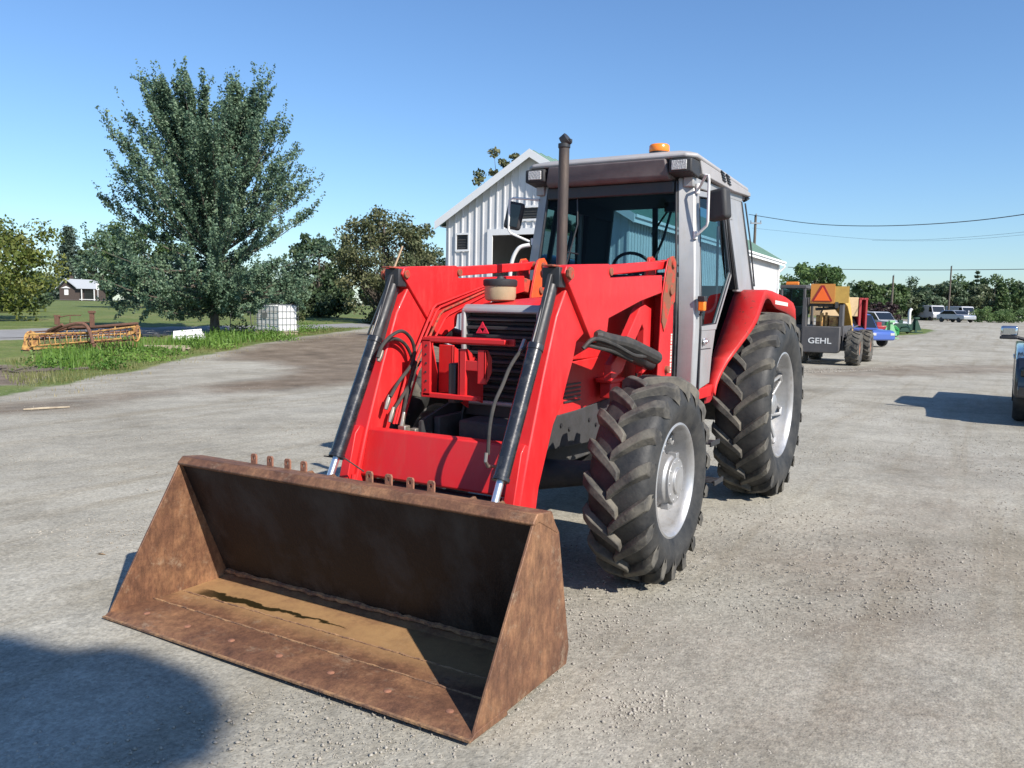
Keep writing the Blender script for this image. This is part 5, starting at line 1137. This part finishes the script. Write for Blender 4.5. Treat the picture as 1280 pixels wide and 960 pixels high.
# ------------------------------------------------------------------ left yard
def rake():
    q = G(95, 441); o = thing('hay_rake', 'old rusty red and yellow hay rake lying in the weeds', 'hay rake', (q.x, q.y, q.z-.06), ROTV, scale=.98)
    a = MB()   # main red frame: a bowed tube, the drop leg and head
    a.tube(smoothpath([(-.95, .25, .62), (-.55, .1, .82), (0, 0, .98), (.35, -.05, .95), (.52, -.1, .70), (.62, -.15, .38)]), .055, 8)
    a.tube([(-1.35, .3, .55), (-.3, .35, .86), (.45, .3, .88), (1.85, .3, 1.02)], .045, 6); a.tube([(.40, 0, .9), (.52, .1, .25)], .05, 6); a.tube([(.66, -.1, .35), (.75, .2, .05)], .045, 6)
    a.tube([(-1.2, .3, .45), (-.9, .1, .75), (-.4, .0, .95)], .05, 6); a.build('frame', 'rust_brown', o, smooth=True)
    a = MB(); a.box((.54, 0, 1.12), (.11, .11, .5)); a.box((.54, 0, 1.36), (.18, .14, .08)); a.box((-.62, .1, 1.08), (.12, .12, .28)); a.box((-.62, .1, 1.22), (.2, .05, .05)); a.tube([(-.62, .1, 1.16), (-.25, .1, 1.24), (.15, .1, 1.25)], .018, 6); a.tube([(-.2, .1, 1.22), (-.22, .1, 1.0)], .015, 6); a.tube([(.1, 0, 1.03), (.55, 0, 1.04)], .02, 6); a.build('gearbox', 'rust_brown', o, bevel=.01)
    # basket: two end plates, stripper bars and the reel with tines
    def P2(t, r, ph): return Vector((-1.72+3.45*t, .42+r*math.cos(ph), .42+.28*t+r*math.sin(ph)))
    a = MB()
    for t in (0, 1):
        ring = [P2(t, .26, 2*PI*k/14) for k in range(14)]; a.tube(ring, .028, 6, closed=True)
        for k in range(5): a.tube([P2(t, .02, 0), P2(t, .26, 2*PI*k/5)], .02, 5)
    a.tube([P2(0, 0, 0), P2(1, 0, 0)], .03, 6)
    a.slab([(-1.80, .10, .12), (-1.50, .05, .10), (-1.25, .12, .30), (-1.30, .2, .62), (-1.55, .2, .74), (-1.72, .2, .55)], (0, 1, 0), .03)
    a.slab([(1.45, .1, .58), (1.75, .1, .88), (1.92, .12, .98), (2.0, .12, .92), (1.80, .1, .70)], (0, 1, 0), .03); a.build('end_plate', 'yellow', o, bevel=.006)
    for k in range(5):
        ph = 2*PI*k/5+.3; a = MB(); a.tube([P2(0, .25, ph), P2(1, .25, ph)], .022, 6)
        for j in range(30):
            t = (j+.5)/30; p = P2(t, .25, ph); a.tube([p, p+Vector((.02, -.03, -.10)), p+Vector((.02, -.06, -.24))], .006, 3, cap=False)
        a.build('tine_bar', 'rust_brown' if k % 2 else 'rust_tab', o)
    a = MB(); a3 = MB(); rg = random.Random(2)
    for j in range(19):
        t = j/18; xx = -1.55+3.1*t+rg.uniform(-.05, .05); zb = .16+.30*t+rg.uniform(-.05, .06); pth = smoothpath([(xx, .12, zb+.42), (xx+.01, .02, zb+.25), (xx+.02, .06, zb+.08), (xx, .25, zb)], 3); (a if j % 3 else a3).tube(pth, .016, 4)
    a.build('stripper_rod', 'yellow', o); a3.build('stripper_rod', 'rust_brown', o)
    a = MB(); a.tube([(-1.45, .02, .24), (1.45, .02, .54)], .024, 6); a.tube([(-1.5, 0, .62), (.3, 0, .70), (1.85, .02, .92)], .03, 6); a.slab([(-1.35, .0, .13), (-.4, .0, .21), (-.4, .0, .26), (-1.35, 0, .2)], (0, 1, 0), .02); a.build('stripper_rail', 'yellow', o)
    a = MB(); a.tube([(1.9, .12, .95), (1.88, .12, .7)], .012, 5); a.tube([(1.72, .1, .8), (1.70, .1, .45)], .012, 5); a.build('chain', 'rust_tab', o)
rake()
def tote():
    q = at(345, 33.5); o = thing('water_tote', 'white plastic water tote in a metal cage among the weeds under the tree', 'tote', (q.x, q.y, q.z), ROTV-.50, scale=1.10)
    a = MB(); a.bx(-.57, .57, -.47, .47, .17, 1.12); a.lathe([(0, 1.16), (.11, 1.16), (.11, 1.12)], (0, 0, 0), 'z', 16); a.build('bottle', 'tote_plastic', o, bevel=.06, seg=4)
    a = MB()
    for z in (.17, .42, .66, .90, 1.14): a.tube([(-.6, -.5, z), (.6, -.5, z), (.6, .5, z), (-.6, .5, z)], .009, 5, closed=True)
    for k in range(7):
        x = -.6+.2*k; a.tube([(x, -.5, .15), (x, -.5, 1.14)], .009, 5); a.tube([(x, .5, .15), (x, .5, 1.14)], .009, 5)
    for k in range(6):
        y = -.5+.2*k; a.tube([(-.6, y, .15), (-.6, y, 1.14)], .009, 5); a.tube([(.6, y, .15), (.6, y, 1.14)], .009, 5)
    a.tube([(-.3, -.5, 1.15), (-.3, .5, 1.15)], .012, 5); a.tube([(.3, -.5, 1.15), (.3, .5, 1.15)], .012, 5); a.build('cage', 'cage', o)
    a = MB(); a.bx(-.6, .6, -.5, .5, .13, .16)
    for x in (-.5, 0, .5): a.bx(x-.06, x+.06, -.5, .5, 0, .13)
    a.build('pallet', 'pale_wood', o, bevel=.005)
    a = MB(); a.box((-.1, -.505, .75), (.28, .004, .2)); a.build('plate', 'cage', o)
tote()
def pframe():
    q = at(298, 32.5); o = thing('steel_frame', 'thin dark steel frame standing between the trunk and the tote', 'frame', (q.x, q.y, q.z), ROTV)
    a = MB(); a.tube([(-.38, 0, 0), (-.32, 0, .95), (.45, 0, .98)], .02, 6); a.tube([(.45, 0, .98), (.5, .1, 0)], .02, 6); a.tube([(-.36, 0, .35), (.48, 0, .3)], .015, 6); a.build('tube', 'chassis', o)
    rg = np.random.default_rng(3); C = rg.normal(size=(160, 3))*np.array([.32, .1, .10])+np.array([.05, 0, .36]); leaves('vine', C, .11, 'leaf_dark', o, 3)
pframe()
def crate():
    q = at(233, 30.0); o = thing('plastic_crate', 'white slatted crate tipped against the weeds left of the tree trunk', 'crate', (q.x, q.y, q.z+.02), ROTV+.12); R_ = Matrix.Rotation(-.10, 3, 'Y') @ Matrix.Rotation(-.5, 3, 'X')
    a = MB()
    def bb(c, d): a.box(R_ @ Vector(c), d, R_)
    for z in (.05, .24, .43): bb((0, 0, z), (1.0, .03, .05 if z != .24 else .03))
    for x in (-.48, -.02, .48): bb((x, -.001, .24), (.05, .036, .42))
    bb((0, .02, .14), (.96, .01, .14)); bb((0, .02, .34), (.96, .01, .13)); bb((0, .30, .05), (1.0, .55, .03)); bb((-.485, .28, .22), (.03, .5, .36)); bb((.485, .28, .22), (.03, .5, .36))
    a.build('shell', 'white', o, bevel=.004)
crate()
for i, (px_, D_, L_, rz_, lb) in enumerate(((205, 27.2, 1.5, .1, 'weathered plank on the grass, nearest the gravel'), (221, 26.6, .8, -.15, 'short weathered plank beside the longer one'), (186, 31.5, 1.3, .02, 'dark plank lying in the grass left of the white crate'))):
    q = at(px_, D_); a = MB(); a.box((0, 0, .09), (L_, .16, .045)); a.box((-L_*.3, 0, .035), (.1, .3, .07)); a.box((L_*.3, 0, .035), (.1, .3, .07)); o = a.build('plank', 'pale_wood' if i < 2 else 'chassis', None, bevel=.004); o.location = q; o.rotation_euler.z = ROTV+rz_; tag(o, lb, 'plank', 'planks in the grass')
q = G(55, 512); a = MB(); a.tube([(-.28, 0, .015), (0, .02, .02), (.36, .05, .02)], [.014, .018, .012], 6); o = a.build('stick', 'pale_wood'); o.location = q; o.rotation_euler.z = ROTV+.55; tag(o, 'pale bare stick lying on the gravel at the left', 'stick')
for i, (px_, py_, lb) in enumerate(((127, 694, 'small crumpled dark leaf left of the bucket'), (246, 443, 'tiny dry leaf on the gravel by the grass'))):
    q = G(px_, py_); a = MB(); a.add([(-.03, 0, .006), (.0, -.012, .014), (.035, 0, .004), (.0, .014, .01)], [(0, 1, 2, 3)]); a.add([(-.045, .0, .012), (-.02, .02, .006), (.0, .012, .016)], [(0, 1, 2)]); o = a.build('leaf', 'dead_leaf'); o.location = q; o.rotation_euler.z = ROTV; tag(o, lb, 'leaf')
# debris heap at far left
q = G(30, 464); a = MB(); rg = random.Random(6)
for k in range(24): x = rg.uniform(-.9, .9); y = rg.uniform(-.5, .5); an = rg.uniform(-.5, .5); L_ = rg.uniform(.15, .5); a.tube([(x, y, .03), (x+L_*math.cos(an), y+L_*math.sin(an), rg.uniform(.02, .12))], rg.uniform(.012, .03), 5)
o = a.build('scrap_wood', 'bark'); o.location = q; o.rotation_euler.z = ROTV; tag(o, 'scraps of dark old wood on the bare patch at the far left', 'scrap wood')
def house():
    q = at(104, 186); o = thing('house', 'small brown brick house with grey gable roof beyond the far road', 'house', (q.x, q.y, q.z-.3), ROTV+.0)
    # gable faces left-front, a covered porch to the right
    a = MB(); a.bx(-3.6, 3.2, -3, 4, 0, 3.0); a.prism([(-3.6, 3.0), (-.4, 3.0), (-2.0, 4.6)], -3.0, -2.9); a.build('wall', 'brick', o)
    a = MB(); a.prism([(-4.2, 2.7), (-2.0, 5.0), (-2.0, 5.15), (-4.3, 2.85)], -3.6, 4); a.prism([(.9, 2.75), (-2.0, 5.0), (-2.0, 5.15), (1.0, 2.95)], -3.6, 4); a.add([(-2.0, -1.0, 5.14), (4.0, -1, 5.0), (5.2, -3.8, 2.95), (.6, -3.8, 2.95)], [(0, 3, 2, 1)]); a.add([(-2, -1, 5.14), (4, -1, 5.0), (5, 4, 3), (-2, 4, 3.2)], [(0, 1, 2, 3)]); rf_ = a.build('roof', 'roof_grey', o)
    a = MB(); a.box((-3.0, 1, 5.3), (.6, .6, 1.2)); a.build('chimney', 'brick', rf_)
    a = MB(); a.bx(1.6, 1.75, -3.7, -3.5, 0, 2.9); a.bx(4.4, 4.55, -3.7, -3.5, 0, 2.9); a.bx(1.2, 4.8, -3.75, -3.7, .5, .65); a.build('porch', 'white', o)
    a = MB(); a.bx(-2.5, -1.6, -3.06, -3.01, 1.5, 2.7); a.add([(-3.2, -3.2, 3.0), (-1.0, -3.2, 3.0), (-2.0, -3.2, 3.5)], [(0, 1, 2)]); a.build('window', 'white', o)
    a = MB(); a.bx(1.9, 4.3, -3.02, -3.005, .4, 2.6); a.build('door', 'tinted', o)
house()
q = at(123, 172); o = thing('road_sign', 'white road sign on a post in front of the brick house', 'sign', (q.x, q.y, q.z), ROTV); a = MB(); a.box((0, 0, 1.7), (.10, .08, 3.4)); a.build('post', 'white', o); a = MB(); a.box((0, -.06, 3.0), (.6, .03, 1.3)); a.build('panel', 'barn_trim', o, bevel=.01)

# ------------------------------------------------------------------ right yard
def lugged(o, x, y, R, w, name='wheel', m='rubber_worn', rim='rust_tab', n=18):
    a = MB(); hw = w/2; a.lathe([(R*.45, -hw*.8), (R*.6, -hw), (R*.86, -hw), (R*.95, -hw*.8), (R*.96, 0), (R*.95, hw*.8), (R*.86, hw), (R*.6, hw), (R*.45, hw*.8)], (x, y, R), 'x', 30)
    for i in range(n):
        for s in (-1, 1):
            th = 2*PI*(i+(.5 if s > 0 else 0))/n; r_ = []
            for u, dth in ((0, 0), (.5, .14), (1, .22)):
                r_.append([(x+s*u*hw, y+rr*math.cos(th+dth+aa), R+rr*math.sin(th+dth+aa)) for rr, aa in ((R*.93, -.06), (R*(1 if u < 1 else .97), -.045), (R*(1 if u < 1 else .97), .045), (R*.93, .06))])
            b_ = [v for p4 in r_ for v in p4]; a.add(b_, [(k*4+j, k*4+j+1, k*4+5+j, k*4+4+j) for k in range(2) for j in range(3)])
    t = a.build(name, m, o, smooth=True); a = MB().lathe([(0, -hw*.3), (R*.3, -hw*.3), (R*.42, -hw*.75), (R*.47, -hw*.8), (R*.47, hw*.8), (R*.42, hw*.75), (R*.3, hw*.3), (0, hw*.3)], (x, y, R), 'x', 24); a.build('rim', rim, t, smooth=True); return t
def text_mesh(s, size, m, parent, loc, rot, name='lettering', ext=.004, sx=1.0, off=0):
    cu = bpy.data.curves.new(name, 'FONT'); cu.body = s; cu.size = size; cu.extrude = ext; cu.offset = off; cu.align_x = 'CENTER'; cu.align_y = 'CENTER'
    tmp = bpy.data.objects.new('tmp', cu); COL.objects.link(tmp); dg = bpy.context.evaluated_depsgraph_get(); me = bpy.data.meshes.new_from_object(tmp.evaluated_get(dg)); bpy.data.objects.remove(tmp)
    me.materials.clear(); me.materials.append(M[m]); o = bpy.data.objects.new(name, me); COL.objects.link(o); o.parent = parent; o.location = loc; o.rotation_euler = rot; o.scale = (sx, 1, 1); return o
def telehandler():
    q = G(1066, 457); o = thing('telehandler', 'dark grey telehandler with yellow boom and orange triangle, seen from behind', 'telehandler', (q.x, q.y, q.z), PI/2)
    # local x right, y away, origin under the right rear tyre
    for (x, y) in ((0, .0), (0, 2.9), (-1.75, 0), (-1.75, 2.9)): lugged(o, x, y, .60, .44)
    a = MB(); a.bx(-1.5, -.25, -.35, 3.6, .50, .80); a.bx(-1.9, 0, -.06, .06, .55, .68); a.bx(-1.9, 0, 2.84, 2.96, .55, .68); a.build('chassis', 'chassis', o, bevel=.02)
    a = MB(); a.prism([(-1.55, .42), (-.45, .42), (-.38, .50), (-.38, 1.32), (-1.62, 1.32), (-1.62, .5)], -.62, -.28); a.bx(-1.62, -.38, -.28, .25, .55, 1.12); cw = a.build('counterweight', 'grey_machine', o, bevel=.03)
    text_mesh('GEHL', .27, 'white', cw, (-1.02, -.625, .82), (PI/2, 0, 0), sx=1.15, off=.004)
    a = MB()
    for x0 in (-1.66, -.47): a.bx(x0, x0+.13, -.45, -.10, 1.0, 2.28)
    a.bx(-.34, -.30, -.40, 1.6, .55, 1.35); a.bx(-1.66, -.34, -.15, -.10, 2.0, 2.3); a.bx(-.47, -.34, -.45, .5, 2.05, 2.35); a.build('boom_tower', 'grey_machine', o, bevel=.015)
    a = MB(); a.bx(-1.25, -.85, -.2, .1, 1.32, 1.70); a.bx(-.80, -.50, -.3, .1, 1.32, 1.66); a.cyl((-1.05, -.25, 1.32), (-1.05, -.25, 1.78), .06); a.cyl((-.9, -.25, 1.3), (-.9, -.25, 1.8), .04); a.build('cylinder_block', 'yellow', o, bevel=.02)
    a = MB(); a.tube([(-1.3, -.1, 1.9), (-.6, 0, 1.95)], .05, 8); a.tube([(-1.1, -.2, 1.75), (-1.0, .2, 2.2)], .03, 6); a.box((-.95, -.15, 2.05), (.5, .2, .14)); a.build('hydraulics', 'chassis', o, bevel=.01)
    # boom: yellow box running away and down
    a = loft([[(-.82, -.45, 2.12), (-.30, -.45, 2.12), (-.30, -.40, 2.62), (-.82, -.40, 2.66)], [(-.82, .4, 2.0), (-.32, .4, 2.0), (-.32, .4, 2.52), (-.82, .4, 2.66)], [(-.72, 2.2, 1.5), (-.44, 2.2, 1.5), (-.44, 2.2, 1.82), (-.72, 2.2, 1.86)], [(-.70, 2.9, .9), (-.46, 2.9, .9), (-.46, 3.0, 1.2), (-.70, 3.0, 1.2)]]); bo = a.build('boom', 'yellow_boom', o, bevel=.02)
    a = MB(); a.bx(-.60, -.50, -.50, -.46, 1.95, 2.15); a.build('bracket', 'chassis', bo)
    a = MB(); a.bx(-.74-.10, -.20-.10+.12, -.47, -.455, 2.12, 2.68); a.build('sign_backing', 'yellow_boom', o)
    z0 = 2.16; cx_ = -1.03; a = MB(); a.prism([(cx_-.31, z0), (cx_+.31, z0), (cx_+.33, z0+.03), (cx_+.05, z0+.55), (cx_-.05, z0+.55), (cx_-.33, z0+.03)], -.50, -.485); sg_ = a.build('warning_triangle', 'red_dark', o); a = MB(); a.prism([(cx_-.26, z0+.03), (cx_+.26, z0+.03), (cx_, z0+.50)], -.51, -.501); a.build('triangle_centre', 'orange_sign', sg_)
    a = MB(); a.bx(cx_-.38, cx_+.40, -.484, -.46, z0-.06, z0+.60); a.build('sign_plate', 'orange_plate', o)
    # cab to the left
    a = MB()
    for x, y in ((-2.50, .1), (-1.72, .1), (-2.50, 1.6), (-1.72, 1.6)): a.box((x, y, 1.95), (.09, .09, 1.5))
    a.bx(-2.56, -1.66, .04, 1.66, 2.62, 2.74); a.bx(-2.56, -1.66, .04, 1.66, .6, 1.35); ca = a.build('cab', 'grey_machine', o, bevel=.02)
    a = MB(); a.bx(-2.46, -1.76, .10, .105, 1.4, 2.62); a.bx(-2.505, -2.50, .14, 1.56, 1.4, 2.6); a.build('cab_glass', 'glass', ca)
    a = MB(); a.box((-2.1, .7, 1.6), (.5, .16, .8)); a.build('seat', 'seat', ca, bevel=.04)
    a = MB(); a.bx(-2.42, -1.98, .3, .42, 2.745, 2.86); a.build('beacon', 'amber', ca, bevel=.02)
    a = MB(); a.bx(-.34, 0, -.3, .25, .95, 1.0); a.bx(-.3, -.02, .5, 2.2, .6, .95); a.tube([(-.2, .6, .95), (-.2, .6, 1.25), (-.1, 1.4, 1.35)], .03, 6); a.build('engine_pod', 'grey_machine', o, bevel=.03)
telehandler()
def tanbox():
    q = at(1059, 44); o = thing('box_trailer', 'tan box trailer with red upright end beyond the telehandler', 'trailer', (q.x, q.y, q.z), ROTV)
    a = MB(); a.bx(-1.6, .44, 0, 1.6, 1.60, 2.62); a.build('box', 'tan', o, bevel=.03)
    a = MB(); a.bx(.45, .58, -.05, 1.5, 1.1, 2.58); a.bx(.80, .90, -.05, 1.5, .8, 2.58); a.bx(.45, .92, -.05, 1.5, 2.5, 2.60); a.bx(.62, .8, .4, 1.4, 1.2, 1.8); a.build('end_frame', 'red_dark', o, bevel=.01)
    a = MB(); a.bx(-1.6, .9, .1, 1.4, .55, 1.1); a.build('bed', 'chassis', o)
    for x in (-1.1, .3):
        for y in (.1, 1.45): a = MB(); a.lathe([(0, -.1), (.30, -.1), (.36, -.06), (.36, .06), (.30, .1), (0, .1)], (x, y, .36), 'y', 20); a.build('wheel', 'rubber', o, smooth=True)
tanbox()
def car(loc, rz, m, label, L=4.5, W=1.8, H=1.45, group=None, name='parked_car', cat='car', van=False):
    o = thing(name, label, cat, loc, rz, group); h = L/2
    pr = [(-h, .35), (-h, .75), (-h*.93, .88), (-h*.45, .95), (-h*.22, H-.05), (-.1*h, H), (h*.45, H), (h*.62, H-.08), (h*.82, .98), (h*.98, .88), (h, .6), (h, .35)] if not van else [(-h, .4), (-h, 1.0), (-h*.9, 1.2), (-h*.72, H-.1), (-h*.66, H), (h, H), (h, .4)]
    a = MB(); a.prism([(y, z) for y, z in pr], -W/2, W/2, 'x'); a.build('body', m, o, bevel=.10, seg=3)
    a = MB()
    if not van: a.prism([(-h*.43, .98), (-h*.22, H-.08), (h*.45, H-.08), (h*.72, .98)], -W/2-.004, W/2+.004, 'x'); a.prism([(-h*.445, .99), (-h*.24, H-.07), (-h*.23, H-.08), (-h*.43, .99)], -W/2+.12, W/2-.12, 'x')
    else: a.prism([(-h*.90, 1.22), (-h*.735, H-.16), (-h*.72, H-.16), (-h*.88, 1.22)], -W/2+.12, W/2-.12, 'x'); a.prism([(-h*.86, 1.25), (-h*.72, H-.2), (-h*.45, H-.2), (-h*.45, 1.25)], -W/2-.004, W/2+.004, 'x')
    a.build('windows', 'tinted', o)
    a = MB(); a.box((-W*.36, -h-.0, .68), (.30, .03, .13)); a.box((W*.36, -h-.0, .68), (.30, .03, .13)); a.build('headlight', 'lamp_glass', o, bevel=.01)
    for x in (-W/2+.1, W/2-.1):
        for y in (-h*.62, h*.62): a = MB(); a.lathe([(0, -.11), (.22, -.11), (.32, -.09), (.33, 0), (.32, .09), (.22, .11), (0, .11)], (x, y, .33), 'x', 20); a.build('wheel', 'rubber', o, smooth=True)
    return o
mat('car_silver', (.35, .37, .40), .3, .4, coat=.5); mat('car_white', (.42, .43, .45), .35, coat=.4); mat('car_red', (.3, .02, .03), .35, coat=.4)
car(at(1191, 99), ROTV+.25, 'car_silver', 'silver-grey car facing the yard from its far edge', L=4.4, W=1.85, H=1.45)
car(at(1160, 116), ROTV+.15, 'car_white', 'white box truck parked far off, just left of the silver-grey car', L=3.6, W=2.0, H=2.15, name='box_truck', cat='truck', van=True)
car(at(1196, 118), ROTV+.2, 'car_white', 'white van far off directly behind the silver-grey car', L=3.8, W=2.0, H=2.1, name='van', cat='van', van=True)
car(at(1063, 45), ROTV+.42, 'blue', 'blue car with rounded hood parked right beyond the telehandler', L=4.2, W=1.85, H=1.75)
car(at(1093, 64), ROTV+.4, 'car_white', 'white car half hidden behind the blue car', L=4.4, W=1.8, H=1.6)
q = at(1206, 99); o = thing('marker_post', 'short white marker post right of the silver-grey car', 'post', (q.x, q.y, q.z)); a = MB(); a.lathe([(0, 1.45), (.07, 1.43), (.08, 1.35), (.08, 0)], (0, 0, 0), 'z', 10); a.build('shaft', 'white', o, smooth=True); a = MB(); a.lathe([(.083, 1.2), (.085, 1.21), (.085, 1.3), (.083, 1.31)], (0, 0, 0), 'z', 10); a.build('band', 'cage', o)
def implement(px_, D, label, m, kind, name='mower', cat='mower'):
    q = at(px_, D); o = thing(name, label, cat, (q.x, q.y, q.z), ROTV)
    if kind == 0:      # drum mower: deck, hood, drawbar, wheels
        a = MB(); a.prism([(-.7, .15), (-.7, .55), (-.45, .8), (.45, .8), (.7, .55), (.7, .15)], -.4, .6); a.build('deck', m, o, bevel=.04)
        a = MB(); a.tube([(0, -.4, .5), (.1, -1.0, .55), (.1, -1.5, .45)], .05, 6); a.box((.1, .1, .92), (.3, .3, .25)); a.build('drawbar', m, o)
        a = MB(); [a.lathe([(0, -.08), (.2, -.08), (.24, 0), (.2, .08), (0, .08)], (x, .3, .24), 'x', 14) for x in (-.8, .8)]; a.build('wheel', 'rubber', o, smooth=True)
    elif kind == 1:    # upright hitch frame
        a = MB(); a.box((0, 0, .55), (.16, .12, 1.1)); a.prism([(-.5, .2), (.5, .2), (.1, 1.15), (-.1, 1.15)], .1, .15); a.build('frame', m, o, bevel=.01); a = MB(); a.box((0, -.05, 1.15), (.35, .25, .14)); a.box((0, 0, .05), (.9, .5, .06)); a.build('head', m, o, bevel=.01)
    elif kind == 2:    # blower with curved chute
        a = MB(); a.tube(smoothpath([(0, 0, .5), (0, 0, 1.0), (0, 0, 1.6), (.15, 0, 1.85)]), .12, 10); a.build('chute', 'white', o, smooth=True); a = MB(); a.box((-.6, 0, .45), (1.7, .5, .35)); a.box((-1.3, .1, .62), (.5, .5, .5)); a.build('body', m, o, bevel=.05)
        a = MB(); [a.lathe([(0, -.08), (.24, -.08), (.28, 0), (.24, .08), (0, .08)], (x, .3, .28), 'x', 14) for x in (-1.2, .3)]; a.build('wheel', 'rubber', o, smooth=True)
    return o
implement(1094, 56, 'crimson implement low on the gravel edge beside the green mower', 'car_red', 0)
implement(1106, 57, 'bright green mower on the grass island', 'green', 0)
implement(1111, 54, 'pale green upright hitch frame in front of the mower', 'pale_green', 1, 'hitch_frame', 'hitch frame')
implement(1133, 66, 'dark forage blower with a white curved chute', 'dark_green', 2, 'forage_blower', 'blower')
implement(1121, 62, 'dark green machine between the mower and the blower', 'dark_green', 0)
implement(1142, 64, 'dark green upright frame right of the white chute', 'dark_green', 1, 'hitch_frame', 'hitch frame')
# utility poles and wires
def pole(px_, D, H_, label, arm=0, lean=0):
    q = at(px_, D); o = thing('utility_pole', label, 'utility pole', (q.x, q.y, q.z-.1), ROTV); a = MB(); a.tube([(0, 0, 0), (lean, 0, H_)], [.14, .09], 10); a.build('shaft', 'pole_wood', o, smooth=True)
    a = MB()
    if arm: a.box((lean, -.1, H_-.6), (arm, .1, .1)); [a.cyl((lean+x, -.1, H_-.55), (lean+x, -.1, H_-.4), .04, 8) for x in (-arm*.45, arm*.45)]
    a.cyl((lean, -.12, H_-.1), (lean, -.12, H_+.08), .05, 8); a.build('insulator', 'cage', o); return o
pole(936, 60, 8.6, 'utility pole with insulators rising behind the barn roof', .8)
pole(1110, 92, 5.3, 'dark utility pole standing left among the far trees', 0)
pole(1181, 112, 7.6, 'utility pole standing above the far parked cars', 0)
def wire(pts, label, r=.014):
    V = [Vector(CAM)+ray(x, y)*(D/ray(x, y).dot(CFW)) for x, y, D in pts]; a = MB(); a.tube(smoothpath(V, 8), r, 5); tag(a.build('power_line', 'wire'), label, 'power line')
wire([(936, 268, 60), (1010, 279, 52), (1085, 282.5, 46), (1180, 279, 41), (1280, 268, 37), (1420, 243, 33)], 'uppermost power line sagging across the sky', .022)
wire([(940, 285, 60), (1060, 297, 54), (1130, 300, 50), (1200, 297, 47), (1280, 290, 44), (1400, 276, 40)], 'thin middle power line, upper of the close pair', .007)
wire([(1090, 300.5, 54), (1160, 301, 50), (1220, 298.5, 47), (1280, 293.5, 44), (1400, 282, 40)], 'thin middle power line, lower of the close pair', .006)
wire([(985, 334, 70), (1045, 336.5, 66), (1150, 337.5, 60), (1280, 336.5, 56), (1420, 333, 52)], 'lowest power line running level over the trees', .024)

# dark pickup at the right edge, nose towards the camera
def pickup():
    c0 = P(8.05, 13.0); dr = R2*.52+F2*.855; o = thing('pickup_truck', 'dark pickup truck cut off by the right edge of the picture', 'pickup', (c0.x, c0.y, 0), math.atan2(dr.y, dr.x))
    # local x runs back along the truck's near side, local y to the left of that; body lies on -y
    def body(pr, y0, y1, m, nm, bev=.03, par=o): a = MB(); a.prism(pr, y0, y1); return a.build(nm, m, par, bevel=bev, seg=3)
    W_ = -1.95
    body([(.0, .45), (0, .95), (.10, 1.10), (1.35, 1.20), (1.5, 1.22), (4.0, 1.24), (5.4, 1.24), (5.45, .6), (5.4, .45), (4.75, .45), (4.65, .75), (4.4, .92), (4.1, .92), (3.85, .75), (3.75, .45), (1.35, .45), (1.25, .75), (1.0, .92), (.75, .92), (.5, .75), (.4, .45)], 0, W_, 'truck_paint', 'body', .05)
    body([(1.35, 1.20), (1.95, 1.78), (2.2, 1.86), (3.4, 1.86), (3.6, 1.80), (3.75, 1.22)], -.14, W_+.14, 'truck_paint', 'cab', .05)
    body([(1.52, 1.26), (2.02, 1.74), (2.75, 1.76), (2.75, 1.26)], -.132, -.128, 'tinted', 'side_window', 0); body([(2.83, 1.26), (2.83, 1.76), (3.4, 1.76), (3.62, 1.26)], -.132, -.128, 'tinted', 'side_window', 0)
    a = MB(); a.add([(1.40, -.25, 1.25), (1.40, W_+.25, 1.25), (1.925, W_+.30, 1.77), (1.925, -.30, 1.77)], [(0, 1, 2, 3)]); a.build('windscreen', 'tinted', o)
    for x in (.87, 4.25):
        for y in (-.14, W_+.14): a = MB(); a.lathe([(.2, -.13), (.36, -.13), (.40, -.09), (.41, 0), (.40, .09), (.36, .13), (.2, .13)], (x, y, .41), 'y', 30); t = a.build('wheel', 'rubber', o, smooth=True); a = MB(); a.lathe([(0, -.05), (.12, -.06), (.2, -.10), (.22, -.12), (.22, .12), (.2, .10), (.12, .06), (0, .05)], (x, y, .41), 'y', 24); a.build('rim', 'chrome', t, smooth=True)
    a = MB(); a.box((-.01, -.28, .88), (.06, .40, .16)); a.box((-.01, W_+.28, .88), (.06, .40, .16)); a.build('headlight', 'tinted', o, bevel=.03)
    a = MB(); a.bx(-.05, .02, -.6, W_+.6, .75, 1.0); a.bx(-.10, .05, -.05, W_+.05, .48, .66); a.build('bumper', 'truck_paint', o, bevel=.02)
    a = MB(); a.tube([(1.62, -.12, 1.36), (1.60, .10, 1.42)], .03, 8); mm = a.build('mirror_arm', 'black', o); a = MB(); a.box((1.62, .12, 1.50), (.11, .27, .19)); mh = a.build('mirror', 'mirror_cap', mm, bevel=.045, seg=4); a = MB(); a.box((1.62, .12, 1.385), (.12, .28, .05)); a.build('mirror_base', 'black', mh, bevel=.015)
    a = MB(); a.box((2.15, .012, 1.02), (.2, .03, .035)); a.box((3.2, .012, 1.02), (.2, .03, .035)); a.build('handle', 'chrome', o, bevel=.008)
    a = MB(); a.bx(1.4, 3.7, .0, .004, .5, .54); a.bx(1.45, 1.455, -.0, .003, .5, 1.2); a.bx(2.78, 2.785, 0, .003, .5, 1.2); a.build('trim', 'black', o)
pickup()
